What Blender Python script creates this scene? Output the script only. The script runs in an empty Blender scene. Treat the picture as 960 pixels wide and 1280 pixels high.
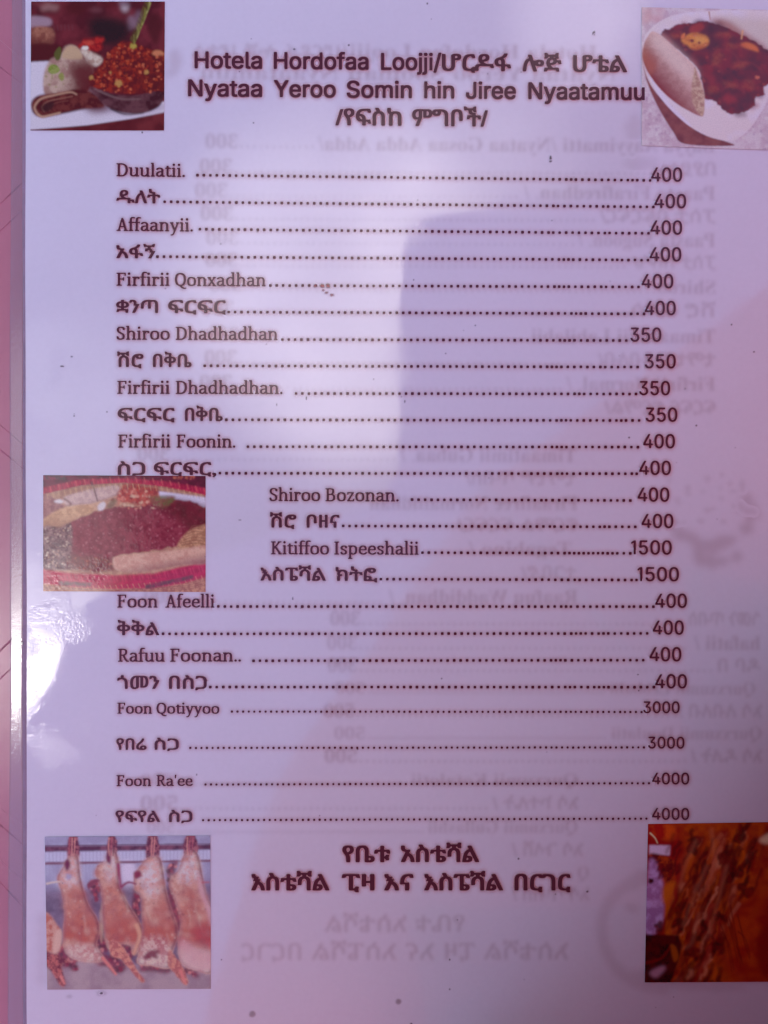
import bpy, bmesh, math, random, json
import numpy as np
from mathutils import Matrix, Vector

scene = bpy.context.scene
COL = scene.collection
rad = math.radians

# ------------------------------------------------------------------ camera
PX = 0.2147e-3                  # one photograph pixel on the menu, in metres
HCAM, YAW, ZP = 0.30, rad(1.6), 0.0006
CAM = Vector((-HCAM * math.sin(YAW), 0, HCAM * math.cos(YAW) + ZP))
RIGHT = Vector((math.cos(YAW), 0, math.sin(YAW)))
UP = Vector((0, 1, 0))
FWD = Vector((math.sin(YAW), 0, -math.cos(YAW)))
cd = bpy.data.cameras.new('camera')
cam = bpy.data.objects.new('camera', cd)
COL.objects.link(cam)
cd.sensor_fit = 'VERTICAL'
cd.sensor_height = 24
cd.lens = 24 * HCAM / (1280 * PX)
cd.clip_start, cd.clip_end = 0.01, 200
M = Matrix((RIGHT, UP, -FWD)).transposed().to_4x4()
M.translation = CAM
cam.matrix_world = M
scene.camera = cam


def plane(px, py, z=ZP):
    """pixel of the photograph -> point on the menu's plane"""
    d = FWD + RIGHT * ((px - 480) * PX / HCAM) - UP * ((py - 640) * PX / HCAM)
    t = (z - CAM.z) / d.z
    p = CAM + d * t
    return (p.x, p.y, z)


def plane_np(px, py, z=ZP):
    u = (np.asarray(px, float) - 480) * PX / HCAM
    v = -(np.asarray(py, float) - 640) * PX / HCAM
    dx = FWD.x + RIGHT.x * u
    dz = FWD.z + RIGHT.z * u
    t = (z - CAM.z) / dz
    return np.stack([CAM.x + dx * t, CAM.y + v * t, np.full_like(t, z)], 1)


def mirror_dir(px, py):
    p = Vector(plane(px, py))
    d = (p - CAM).normalized()
    return Vector((d.x, d.y, -d.z))


# ------------------------------------------------------------------ light: sky with added glow patches for the film's glare, one sun, exposure
SUN_DIR = Vector((0.55, -0.50, 0.95)).normalized()
SUN_EL = math.asin(SUN_DIR.z)
SUN_ROT = math.atan2(SUN_DIR.x, SUN_DIR.y)
SKY, SUN = 0.10, 4.0
EXPOSURE = 0.70
GLARE_PATCHES = [  # added sky glow: px, py where the film mirrors it as glare, inner / outer radius in degrees, brightness, colour
    (415, 370, 1.0, 10.5, 3.5, (1.0, 0.92, 0.93)),
    (430, 500, 1.0, 6.5, 1.3, (1.0, 0.95, 0.95)),
    (580, 235, 1.0, 7.0, 1.4, (1.0, 0.94, 0.95)),
    (722, 30, 0.5, 4.0, 2.2, (1.0, 0.92, 0.97)),
    (28, 850, 0.4, 2.9, 24.0, (1.0, 0.97, 0.95)),
    (48, 785, 0.6, 4.6, 3.6, (1.0, 0.97, 0.97)),
    (80, 690, 1.0, 4.5, 1.3, (1.0, 0.97, 0.99)),
    (85, 520, 1.0, 6.0, 1.0, (0.92, 0.95, 1.0)),
]
world = bpy.data.worlds.new('World')
scene.world = world
world.use_nodes = True
wn, wl = world.node_tree.nodes, world.node_tree.links
wn.clear()
wo = wn.new('ShaderNodeOutputWorld')
sky = wn.new('ShaderNodeTexSky')
sky.sky_type = 'NISHITA'
sky.sun_disc = False
sky.sun_elevation, sky.sun_rotation = SUN_EL, SUN_ROT
sky.dust_density = 2.0
bg = wn.new('ShaderNodeBackground')
bg.inputs['Strength'].default_value = SKY
wl.new(sky.outputs[0], bg.inputs['Color'])
tc = wn.new('ShaderNodeTexCoord')
nz = wn.new('ShaderNodeTexNoise')
nz.inputs['Scale'].default_value = 9
nz.inputs['Detail'].default_value = 5
wl.new(tc.outputs['Generated'], nz.inputs['Vector'])
mr0 = wn.new('ShaderNodeMapRange')
mr0.inputs['From Min'].default_value, mr0.inputs['From Max'].default_value = 0.3, 0.7
mr0.inputs['To Min'].default_value, mr0.inputs['To Max'].default_value = 0.65, 1.25
wl.new(nz.outputs['Fac'], mr0.inputs['Value'])
total = bg.outputs[0]
for px, py, r0, r1, br, colr in GLARE_PATCHES:
    d = mirror_dir(px, py)
    dot = wn.new('ShaderNodeVectorMath')
    dot.operation = 'DOT_PRODUCT'
    dot.inputs[1].default_value = d
    wl.new(tc.outputs['Generated'], dot.inputs[0])
    mr = wn.new('ShaderNodeMapRange')
    mr.interpolation_type = 'SMOOTHSTEP'
    mr.inputs['From Min'].default_value = math.cos(rad(r1))
    mr.inputs['From Max'].default_value = math.cos(rad(r0))
    mr.inputs['To Max'].default_value = br
    wl.new(dot.outputs['Value'], mr.inputs['Value'])
    mu = wn.new('ShaderNodeMath')
    mu.operation = 'MULTIPLY'
    wl.new(mr.outputs[0], mu.inputs[0])
    wl.new(mr0.outputs[0], mu.inputs[1])
    b = wn.new('ShaderNodeBackground')
    b.inputs['Color'].default_value = (*colr, 1)
    wl.new(mu.outputs[0], b.inputs['Strength'])
    ad = wn.new('ShaderNodeAddShader')
    wl.new(total, ad.inputs[0])
    wl.new(b.outputs[0], ad.inputs[1])
    total = ad.outputs[0]
wl.new(total, wo.inputs['Surface'])
world.cycles.sampling_method = 'MANUAL'
world.cycles.sample_map_resolution = 1024

sd = bpy.data.lights.new('sun', 'SUN')
sd.energy, sd.angle, sd.color = SUN, rad(0.5), (1.0, 0.95, 0.88)
so = bpy.data.objects.new('sun', sd)
COL.objects.link(so)
so.rotation_euler = SUN_DIR.to_track_quat('Z', 'Y').to_euler()
so.location = SUN_DIR * 20

scene.view_settings.view_transform = 'Standard'
scene.view_settings.look = 'None'
scene.view_settings.exposure = EXPOSURE
scene.view_settings.gamma = 1
scene.cycles.transparent_max_bounces = 16
scene.cycles.filter_width = 1.4
scene.cycles.use_denoising = True


# ------------------------------------------------------------------ helpers
def new_mat(name):
    m = bpy.data.materials.new(name)
    m.use_nodes = True
    return m, m.node_tree.nodes, m.node_tree.links, m.node_tree.nodes['Principled BSDF']


def node(ns, kind, **kw):
    n = ns.new(kind)
    for k, v in kw.items():
        if k in n.inputs:
            n.inputs[k].default_value = v
        else:
            setattr(n, k, v)
    return n


def film_coat(ns, ls, bs, weight=1.0):
    """the glossy scuffed laminate over paper, ink and printed pictures"""
    geo = node(ns, 'ShaderNodeNewGeometry')
    n1 = node(ns, 'ShaderNodeTexNoise', Scale=22.0, Detail=2.0)       # soft waviness of the plastic
    n2 = node(ns, 'ShaderNodeTexNoise', Scale=850.0, Detail=3.0, Roughness=0.65)      # scuffs
    n3 = node(ns, 'ShaderNodeTexNoise', Scale=38.0, Detail=4.0, Roughness=0.7)        # where it is scuffed
    for n in (n1, n2, n3):
        ls.new(geo.outputs['Position'], n.inputs['Vector'])
    b1 = node(ns, 'ShaderNodeBump', Strength=1.0, Distance=0.00012)
    ls.new(n1.outputs['Fac'], b1.inputs['Height'])
    mk = node(ns, 'ShaderNodeMapRange')
    mk.inputs['From Min'].default_value, mk.inputs['From Max'].default_value = 0.48, 0.68
    mk.inputs['To Min'].default_value, mk.inputs['To Max'].default_value = 0.015, 0.9
    ls.new(n3.outputs['Fac'], mk.inputs['Value'])
    sx = node(ns, 'ShaderNodeSeparateXYZ')
    ls.new(geo.outputs['Position'], sx.inputs[0])
    wear = node(ns, 'ShaderNodeMapRange', interpolation_type='SMOOTHSTEP')
    for i, v in enumerate((-0.055, -0.092, 0.25, 1.6)):
        wear.inputs[1 + i].default_value = v
    ls.new(sx.outputs['X'], wear.inputs['Value'])
    wm = node(ns, 'ShaderNodeMath', operation='MULTIPLY')
    ls.new(mk.outputs[0], wm.inputs[0])
    ls.new(wear.outputs[0], wm.inputs[1])
    b2 = node(ns, 'ShaderNodeBump', Distance=0.00007)
    ls.new(wm.outputs[0], b2.inputs['Strength'])
    ls.new(n2.outputs['Fac'], b2.inputs['Height'])
    ls.new(b1.outputs[0], b2.inputs['Normal'])
    bs.inputs['Coat Weight'].default_value = weight
    bs.inputs['Coat IOR'].default_value = 1.5
    rr = node(ns, 'ShaderNodeMapRange')
    rr.inputs['To Min'].default_value, rr.inputs['To Max'].default_value = 0.03, 0.10
    ls.new(mk.outputs[0], rr.inputs['Value'])
    ls.new(rr.outputs[0], bs.inputs['Coat Roughness'])
    ls.new(b2.outputs[0], bs.inputs['Coat Normal'])
    bs.inputs['Specular IOR Level'].default_value = 0.0
    bs.inputs['Roughness'].default_value = 0.8


def paper_mat():
    m, ns, ls, bs = new_mat('laminated paper')
    geo = node(ns, 'ShaderNodeNewGeometry')
    a = node(ns, 'ShaderNodeTexNoise', Scale=900.0, Detail=3.0)
    b = node(ns, 'ShaderNodeTexNoise', Scale=45.0, Detail=3.0)
    ls.new(geo.outputs['Position'], a.inputs['Vector'])
    ls.new(geo.outputs['Position'], b.inputs['Vector'])
    ad = node(ns, 'ShaderNodeMath', operation='ADD')
    ls.new(a.outputs['Fac'], ad.inputs[0])
    ls.new(b.outputs['Fac'], ad.inputs[1])
    r = node(ns, 'ShaderNodeValToRGB')
    r.color_ramp.elements[0].position, r.color_ramp.elements[1].position = 0.3, 0.72
    r.color_ramp.elements[0].color = (*[c * 0.955 for c in PAPER], 1)
    r.color_ramp.elements[1].color = (*PAPER, 1)
    mp = node(ns, 'ShaderNodeMath', operation='MULTIPLY')
    mp.inputs[1].default_value = 0.5
    ls.new(ad.outputs[0], mp.inputs[0])
    ls.new(mp.outputs[0], r.inputs['Fac'])
    ls.new(r.outputs['Color'], bs.inputs['Base Color'])
    film_coat(ns, ls, bs)
    return m


def ink_mat(name, colr, alpha=None, gloss=1.0):
    """printed ink; ALPHA: the mesh's own soft-edge attribute times this"""
    m, ns, ls, bs = new_mat(name)
    bs.inputs['Base Color'].default_value = (*colr, 1)
    film_coat(ns, ls, bs, gloss)
    if alpha is not None:
        at = node(ns, 'ShaderNodeAttribute', attribute_name='soft')
        mu = node(ns, 'ShaderNodeMath', operation='MULTIPLY')
        mu.inputs[1].default_value = alpha
        ls.new(at.outputs['Fac'], mu.inputs[0])
        ls.new(mu.outputs[0], bs.inputs['Alpha'])
    return m


def print_mat():
    m, ns, ls, bs = new_mat('printed picture')
    at = node(ns, 'ShaderNodeAttribute', attribute_name='print')
    geo = node(ns, 'ShaderNodeNewGeometry')
    a = node(ns, 'ShaderNodeTexNoise', Scale=2600.0, Detail=2.0)
    ls.new(geo.outputs['Position'], a.inputs['Vector'])
    mr = node(ns, 'ShaderNodeMapRange')
    mr.inputs['To Min'].default_value, mr.inputs['To Max'].default_value = 0.86, 1.14
    ls.new(a.outputs['Fac'], mr.inputs['Value'])
    mx = node(ns, 'ShaderNodeVectorMath', operation='SCALE')
    ls.new(at.outputs['Color'], mx.inputs[0])
    ls.new(mr.outputs[0], mx.inputs['Scale'])
    ls.new(mx.outputs[0], bs.inputs['Base Color'])
    film_coat(ns, ls, bs)
    return m


def link(name, me, mats, parent=None, label=None):
    o = bpy.data.objects.new(name, me)
    COL.objects.link(o)
    for m in (mats if isinstance(mats, (list, tuple)) else [mats]):
        me.materials.append(m)
    if parent:
        o.parent = parent
    if label:
        o['label'] = label
    return o


def tag(o, label=None, cat=None, kind=None, group=None):
    for k, v in (('label', label), ('category', cat), ('kind', kind), ('group', group)):
        if v:
            o[k] = v
    return o


# ---- shapes on the page are rasterised finely, then turned into meshes
R = 9


def raster(polys, x0, y0, w, h, res=R):
    """union (non-zero winding) of polygons in pixel coordinates -> boolean mask of h*res rows"""
    H, W = int(round(h * res)), int(round(w * res))
    E = []
    for p in polys:
        p = (np.asarray(p, float) - (x0, y0)) * res
        E.append(np.concatenate([p, np.roll(p, -1, 0)], 1))
    if not E:
        return np.zeros((H, W), bool)
    E = np.concatenate(E)
    up = E[:, 1] < E[:, 3]
    s = np.where(up, 1, -1)
    A = np.where(up[:, None], E, E[:, [2, 3, 0, 1]])
    r0 = np.clip(np.ceil(A[:, 1] - .5), 0, H).astype(int)
    r1 = np.clip(np.ceil(A[:, 3] - .5), 0, H).astype(int)
    n = np.maximum(r1 - r0, 0)
    k = np.repeat(np.arange(len(A)), n)
    rows = np.arange(n.sum()) - np.repeat(np.cumsum(n) - n, n) + r0[k]
    a = A[k]
    xs = a[:, 0] + (rows + .5 - a[:, 1]) * (a[:, 2] - a[:, 0]) / (a[:, 3] - a[:, 1])
    cs = np.clip(np.ceil(xs - .5), 0, W).astype(int)
    acc = np.zeros((H, W + 1), int)
    np.add.at(acc, (rows, cs), s[k])
    return np.cumsum(acc[:, :W], 1) != 0


def dilate(m, dx, dy):
    for ax, d in ((1, dx), (0, dy)):
        o = m.copy()
        for i in range(1, d + 1):
            a = np.zeros_like(m)
            b = np.zeros_like(m)
            if ax:
                a[:, i:] = m[:, :-i]
                b[:, :-i] = m[:, i:]
            else:
                a[i:] = m[:-i]
                b[:-i] = m[i:]
            o |= a | b
        m = o
    return m


def blur(f, s):
    if s <= 0:
        return f
    n = max(1, int(math.ceil(3 * s)))
    k = np.exp(-0.5 * (np.arange(-n, n + 1) / s) ** 2)
    k /= k.sum()
    for ax in (0, 1):
        pad = [(0, 0)] * f.ndim
        pad[ax] = (n, n)
        g = np.pad(f, pad, mode='edge')
        o = 0
        for i in range(2 * n + 1):
            sl = [slice(None)] * f.ndim
            sl[ax] = slice(i, i + f.shape[ax])
            o = o + k[i] * g[tuple(sl)]
        f = o
    return f


def contour(f, thr=0.5):
    """filled marching squares -> vertices (column, row) and faces"""
    F = np.pad(f, 1)
    ins = F > thr
    c = ins[:-1, :-1].astype(int) + 2 * ins[:-1, 1:] + 4 * ins[1:, 1:] + 8 * ins[1:, :-1]
    V, P = [], []
    for r in np.nonzero((c == 15).any(1))[0]:
        full = np.concatenate([[0], (c[r] == 15).astype(int), [0]])
        d = np.diff(full)
        for a, b in zip(np.nonzero(d == 1)[0], np.nonzero(d == -1)[0]):
            i = len(V)
            V += [(a, r), (b, r), (b, r + 1), (a, r + 1)]
            P.append((i, i + 1, i + 2, i + 3))
    off = ((0, 0), (1, 0), (1, 1), (0, 1))
    for r, q in zip(*np.nonzero((c > 0) & (c < 15))):
        i = len(V)
        for j in range(4):
            (ax, ay), (bx, by) = off[j], off[(j + 1) % 4]
            fa, fb = F[r + ay, q + ax], F[r + by, q + bx]
            if fa > thr:
                V.append((q + ax, r + ay))
            if (fa > thr) != (fb > thr):
                t = (thr - fa) / (fb - fa)
                V.append((q + ax + t * (bx - ax), r + ay + t * (by - ay)))
        P.append(tuple(range(i, len(V))))
    V = np.array(V, float).reshape(-1, 2) - 1
    return V, P


def soft_cells(f, lim=0.012):
    """grid faces wherever the soft field is visible -> vertices, faces, value per vertex"""
    hot = f > lim
    c = hot[:-1, :-1] | hot[1:, :-1] | hot[:-1, 1:] | hot[1:, 1:]
    H, W = f.shape
    rr, qq = np.nonzero(c)
    idx = np.stack([rr * W + qq, rr * W + qq + 1, (rr + 1) * W + qq + 1, (rr + 1) * W + qq], 1)
    u, inv = np.unique(idx, return_inverse=True)
    return np.stack([u % W, u // W], 1).astype(float), inv.reshape(-1, 4), f.reshape(-1)[u]


def page_mesh(name, chunks):
    """CHUNKS: (V in pixels, faces, soft values or 1, z above the sheet, material slot)"""
    verts, faces, soft, slot = [], [], [], []
    for V, P, s, dz, sl in chunks:
        i = len(verts)
        if len(V) == 0:
            continue
        verts += plane_np(V[:, 0], V[:, 1], ZP).tolist()
        for k in range(i, len(verts)):
            verts[k][2] = ZP + dz
        faces += [tuple(int(a) + i for a in reversed(p)) for p in P]
        soft += list(np.broadcast_to(s, len(V)))
        slot += [sl] * len(P)
    me = bpy.data.meshes.new(name)
    me.from_pydata(verts, [], faces)
    at = me.attributes.new('soft', 'FLOAT', 'POINT')
    at.data.foreach_set('value', np.array(soft, np.float32))
    me.polygons.foreach_set('material_index', np.array(slot, np.int32))
    me.update()
    return me


Z_GHOST, Z_HALO, Z_INK_UNDER, Z_PHOTO, Z_INK = 5e-5, 10e-5, 15e-5, 20e-5, 25e-5


def bounds(polys, pad):
    a = np.concatenate([np.asarray(p, float) for p in polys])
    x0, y0 = np.floor(a.min(0)) - pad
    x1, y1 = np.ceil(a.max(0)) + pad
    return x0, y0, x1 - x0, y1 - y0


def ink_print(name, words, parent, z=Z_INK, halo=True, label=None, soften=0.32, thr=0.47):
    """WORDS: (polygons, widen x, widen y) in pixels -> one printed mesh: crisp ink plus the bleed around it"""
    x0, y0, w, h = bounds([p for ws in words for p in ws[0]], 10)
    m = np.zeros((int(round(h * R)), int(round(w * R))), bool)
    for polys, dx, dy in words:
        m |= dilate(raster(polys, x0, y0, w, h), int(round(dx * R)), int(round(dy * R)))
    f = m.astype(np.float32)
    g = blur(f, soften * R)[R // 6::3, R // 6::3]
    V, P = contour(g, thr)
    st = 3 / R
    V = V * st + (x0 + .5 / R + (R // 6) / R, y0 + .5 / R + (R // 6) / R)
    chunks = [(V, P, 1.0, z, 0)]
    if halo:
        k = f[:f.shape[0] // R * R, :f.shape[1] // R * R].reshape(f.shape[0] // R, R, f.shape[1] // R, R).mean((1, 3))
        k = np.clip(blur(k, 1.2) * .35 + blur(k, 2.6) * 1.9, 0, 1)
        k[0] = k[-1] = 0
        k[:, 0] = k[:, -1] = 0
        V, P, s = soft_cells(k)
        chunks.append((V + (x0 + .5, y0 + .5), P, s, Z_HALO, 1))
    return link(name, page_mesh(name, chunks), [INK, BLEED], parent, label)


# ------------------------------------------------------------------ lettering
# outlines of the plain heading letters: advance and contours, thousandths of an em
INTER = (
    '{"H":[517,[[60,0,60,509,125,509,125,289,392,289,392,509,457,509,457,0,392,0,392,232,125,232,125,0]]],"o":[415,[[207,-8,182,-7,159,-2,137,6,117,16,98,3'
    '0,82,46,68,64,56,85,46,108,40,133,36,159,34,187,36,216,40,243,46,268,56,291,68,312,82,330,98,346,117,360,137,371,159,378,182,383,207,384,233,383,256,3'
    '78,278,371,299,360,317,346,333,330,347,312,359,291,369,268,376,243,380,216,381,187,380,159,376,133,369,108,359,85,347,64,333,46,317,30,299,16,278,6,25'
    '6,-2,233,-7],[207,46,226,48,242,51,257,57,270,66,282,76,292,89,300,102,307,117,312,134,316,151,318,169,319,187,318,206,316,224,312,242,307,258,300,274'
    ',292,287,282,300,270,310,257,319,242,325,226,329,207,330,189,329,173,325,158,319,145,310,134,300,124,287,115,274,108,258,103,242,99,224,97,206,96,187,'
    '97,169,99,151,103,134,108,117,115,102,124,89,134,76,145,66,158,57,173,51,189,48]]],"t":[227,[[204,379,204,327,6,327,6,379],[65,471,126,471,126,98,127,'
    '86,128,76,132,68,136,61,142,56,150,53,159,51,170,50,185,51,202,54,213,2,208,0,203,-1,198,-2,192,-3,186,-3,180,-4,174,-4,168,-4,145,-3,125,2,107,10,92,'
    '21,80,35,72,52,67,71,65,93]]],"e":[404,[[212,-8,185,-7,161,-2,138,6,117,16,98,30,82,46,68,64,56,85,46,108,40,132,35,159,34,187,35,215,39,242,46,267,55'
    ',290,67,311,81,329,97,346,115,359,135,370,157,378,180,383,205,384,221,384,236,382,251,379,266,374,280,368,294,361,307,351,319,341,331,329,341,315,350,'
    '299,357,282,363,263,368,242,370,219,371,194,371,169,75,169,75,221,338,221,310,202,309,220,307,237,303,254,298,269,291,282,283,294,273,305,263,314,250,'
    '321,237,326,222,329,205,330,189,329,173,326,159,321,146,313,135,304,125,294,116,282,109,270,103,256,99,241,97,226,96,211,96,178,97,157,100,139,104,122'
    ',110,106,118,92,128,80,139,70,151,61,165,55,179,50,195,47,212,46,224,47,234,48,244,50,254,53,263,56,271,61,278,66,285,73,292,80,297,88,302,96,306,105,'
    '365,91,360,77,353,63,345,51,335,39,324,29,311,19,298,11,283,4,266,-1,249,-5,231,-7]]],"l":[189,[[139,-2,119,-1,101,3,86,10,74,20,65,33,58,47,54,65,53,'
    '84,53,509,114,509,114,99,114,87,115,77,117,68,120,62,124,58,130,54,137,53,146,52,160,53,170,54,181,3,162,-1,156,-2,151,-2,145,-2]]],"a":[389,[[160,-9,'
    '142,-8,126,-5,110,-1,94,5,80,12,68,22,57,32,48,45,40,58,35,73,31,90,30,108,31,123,34,138,38,150,43,161,50,171,58,179,67,187,78,193,89,199,100,203,112,'
    '207,125,211,138,213,152,216,165,218,178,220,234,227,244,228,252,230,259,232,265,235,270,238,273,243,275,248,276,255,276,257,275,268,273,279,271,288,26'
    '7,297,262,304,256,311,248,317,240,322,230,326,220,329,208,330,196,331,183,330,171,329,159,326,149,322,140,318,132,313,124,307,118,301,112,294,107,288,'
    '103,281,100,274,41,291,48,308,57,322,67,335,79,346,91,355,104,364,118,370,133,375,148,379,163,382,179,384,194,384,204,384,215,383,227,382,239,379,251,'
    '376,263,372,275,367,286,360,296,353,306,343,315,333,322,320,329,306,333,290,336,272,337,251,337,0,277,0,277,52,272,52,269,45,264,38,258,32,252,25,244,'
    '18,236,12,226,6,215,1,203,-3,190,-6,176,-8],[170,45,187,46,202,49,216,53,228,59,239,66,248,74,257,83,263,93,269,104,272,115,275,126,276,138,276,190,27'
    '3,188,270,186,265,184,259,182,253,180,246,179,239,177,231,176,200,171,175,168,165,166,154,164,144,162,134,159,125,155,117,150,110,145,103,139,98,132,9'
    '5,124,93,115,92,105,92,95,94,87,98,79,102,72,107,66,114,61,121,56,130,52,139,49,149,47,159,46]]],"r":[259,[[53,0,53,379,112,379,112,321,115,321,122,33'
    '5,130,347,140,358,152,367,166,375,181,380,196,384,213,385,229,384,243,384,243,322,230,324,224,325,219,325,213,326,207,326,194,325,182,323,170,319,159,'
    '315,149,309,140,301,132,293,126,284,121,273,117,262,114,250,114,237,114,0]]],"d":[424,[[195,-8,172,-7,151,-2,130,5,111,16,94,29,79,45,66,64,55,84,46,1'
    '08,39,133,35,160,34,189,35,218,39,245,46,270,55,293,66,313,79,332,95,347,112,361,131,371,151,378,173,383,196,384,213,384,228,381,241,378,253,373,263,3'
    '67,272,360,280,353,287,346,293,338,298,331,303,325,306,319,311,319,311,509,372,509,372,0,313,0,313,59,307,59,303,53,298,46,293,39,287,31,280,24,272,17'
    ',263,10,252,4,241,-1,227,-5,212,-7],[205,47,221,48,236,51,250,57,263,65,274,75,284,86,293,100,299,115,305,132,309,150,311,169,312,189,311,210,309,229,'
    '305,247,300,263,293,278,284,291,275,302,263,312,251,320,237,325,221,329,205,330,187,329,172,325,157,319,145,311,133,301,124,290,115,276,108,261,103,24'
    '5,99,227,97,209,96,189,97,170,99,151,103,133,109,117,115,101,124,88,134,76,145,66,158,57,172,51,188,48]]],"f":[254,[[228,379,228,327,6,327,6,379],[81,'
    '0,81,432,82,447,84,461,89,474,96,486,104,496,113,505,124,513,135,519,148,524,161,527,174,529,187,530,197,530,207,529,215,528,222,527,229,525,234,524,2'
    '39,522,243,521,227,468,215,472,211,473,206,473,200,474,195,474,182,473,171,470,162,466,154,460,149,452,145,443,142,431,142,419,142,0]]],"L":[393,[[60,'
    '0,60,509,125,509,125,57,361,57,361,0]]],"j":[167,[[53,379,114,379,114,-30,113,-47,111,-63,107,-77,102,-90,95,-102,86,-113,76,-122,65,-129,52,-135,37,-'
    '139,21,-142,4,-143,-10,-143,-10,-87,2,-87,14,-86,25,-83,34,-78,40,-72,46,-64,50,-54,52,-42,53,-29],[83,443,75,444,67,446,60,449,53,455,48,461,44,468,4'
    '2,475,41,483,42,491,44,499,48,506,53,512,60,517,67,521,75,523,83,524,92,523,100,521,107,517,114,512,119,506,123,499,125,491,126,483,125,475,123,468,11'
    '9,461,114,455,107,449,100,446,92,444]]],"i":[167,[[53,0,53,379,114,379,114,0],[84,443,75,444,67,446,60,449,54,455,48,461,44,468,42,475,41,483,42,491,4'
    '4,499,48,506,54,512,60,517,67,521,75,523,84,524,92,523,100,521,107,517,114,512,119,506,123,499,126,491,126,483,126,475,123,468,119,461,114,455,107,449'
    ',100,446,92,444]]],"/":[249,[[235,533,71,-76,14,-76,178,533]]],"N":[523,[[60,0,60,509,136,509,343,183,347,176,352,169,357,160,363,151,369,141,375,130,'
    '381,119,388,107,394,94,401,82,407,68,414,55,405,54,403,68,402,81,401,95,401,108,400,121,400,134,399,146,399,157,399,195,399,509,463,509,463,0,387,0,20'
    '2,290,177,331,171,342,164,354,156,367,148,381,108,452,119,454,122,384,124,328,125,291,125,0]]],"y":[389,[[47,-139,61,-86,71,-87,80,-89,88,-90,96,-90,1'
    '04,-89,111,-87,118,-84,124,-80,130,-74,136,-67,141,-58,146,-48,151,-36,163,-1,17,379,84,379,165,155,171,138,177,121,182,104,187,87,191,70,196,53,201,3'
    '7,206,21,184,21,188,37,193,53,198,70,202,87,207,104,212,121,218,138,224,155,305,379,371,379,204,-58,198,-72,191,-85,184,-97,177,-107,168,-116,159,-124'
    ',150,-130,139,-136,128,-140,117,-143,104,-145,91,-145,84,-145,77,-145,71,-144,65,-143,59,-142,54,-141,51,-140]]],"Y":[472,[[203,0,203,208,16,509,91,50'
    '9,192,344,200,331,208,318,215,305,222,292,229,279,236,264,243,248,250,230,224,230,231,248,237,265,244,280,251,293,258,306,265,318,273,331,280,344,381,'
    '509,455,509,268,208,268,0]]],"S":[447,[[224,-9,197,-8,172,-4,149,1,128,9,108,19,91,31,76,45,64,60,54,77,46,96,41,115,38,137,104,137,107,123,110,110,11'
    '6,98,123,88,132,79,142,71,154,64,166,59,180,55,194,52,209,50,224,49,241,50,257,52,272,55,286,60,299,66,311,74,321,82,329,92,336,102,341,114,345,126,34'
    '6,139,345,151,342,161,338,171,332,179,325,186,316,193,307,199,296,205,284,209,272,214,259,218,245,222,184,239,154,249,128,260,105,274,86,289,71,307,60'
    ',326,54,348,52,372,53,393,58,413,65,431,75,448,87,463,102,476,119,488,138,498,158,506,180,511,203,514,227,516,252,514,275,511,296,505,316,498,334,488,'
    '351,476,365,463,377,449,387,433,394,415,399,397,401,378,337,378,334,396,326,412,316,426,302,437,286,447,267,453,247,457,225,459,209,458,194,456,180,45'
    '2,167,448,156,442,145,435,136,427,129,418,123,409,118,398,116,387,115,376,116,363,119,352,124,342,131,334,139,326,148,319,158,313,169,308,180,304,191,'
    '300,202,296,212,293,264,279,276,276,287,272,299,268,312,264,324,258,336,252,347,245,359,238,369,229,379,220,387,209,395,198,401,185,405,171,407,155,40'
    '8,139,407,118,403,99,396,81,386,64,374,48,360,34,343,21,323,11,302,2,278,-4,252,-8]]],"m":[610,[[53,0,53,379,112,379,112,295,108,295,112,310,118,323,1'
    '25,335,132,346,141,355,151,363,161,370,172,376,183,380,195,384,207,386,219,386,239,385,257,380,273,372,287,361,299,347,309,331,316,314,321,295,312,295'
    ',317,308,322,321,329,332,337,343,347,353,357,361,368,369,381,375,394,380,407,383,422,385,437,386,453,385,468,383,483,378,497,372,510,364,522,354,532,3'
    '42,541,328,548,313,553,296,556,276,557,255,557,0,496,0,496,254,494,273,490,289,483,302,473,313,460,321,447,326,433,329,419,330,406,330,395,328,384,324'
    ',374,320,365,314,358,307,351,299,345,290,341,280,338,270,336,259,335,247,335,0,274,0,274,260,273,275,269,288,262,301,253,311,242,320,229,326,215,329,1'
    '99,330,188,330,178,328,168,325,158,320,148,314,140,307,132,299,126,289,121,278,117,266,114,253,114,238,114,0]]],"n":[410,[[114,227,114,0,53,0,53,379,1'
    '12,379,112,287,102,287,112,312,124,332,137,349,152,362,169,372,187,379,207,383,227,384,246,383,264,380,280,376,295,369,309,360,321,349,332,336,341,321'
    ',348,304,353,285,356,264,357,240,357,0,296,0,296,235,295,256,290,275,283,291,273,304,260,315,246,323,229,328,210,329,197,328,184,326,172,322,161,317,1'
    '50,311,141,303,133,293,126,283,121,271,117,257,114,243]]],"h":[410,[[114,227,114,0,53,0,53,509,114,509,114,287,102,287,112,312,124,332,137,349,152,362'
    ',169,372,187,379,207,383,227,384,246,383,264,380,280,376,295,369,309,360,321,349,332,336,341,321,348,304,353,285,356,264,357,240,357,0,296,0,296,235,2'
    '95,256,290,275,283,291,273,304,260,315,246,323,229,328,210,329,197,328,184,326,172,322,161,317,150,311,141,303,133,293,126,283,121,271,117,257,114,243'
    ']]],"J":[396,[[185,-7,153,-4,124,3,98,15,75,33,57,55,44,81,36,111,33,145,33,173,98,173,98,145,99,123,104,104,111,88,122,74,134,64,149,56,166,51,185,50'
    ',204,51,220,56,235,64,248,74,258,88,266,104,270,123,272,145,272,509,336,509,336,145,334,111,326,81,313,55,294,33,271,15,246,3,217,-4]]],"u":[410,[[182'
    ',-5,164,-4,146,-1,130,4,115,11,101,20,89,31,78,44,69,59,62,76,57,95,54,116,53,139,53,379,114,379,114,144,115,123,119,105,127,89,137,75,150,64,164,56,1'
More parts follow.
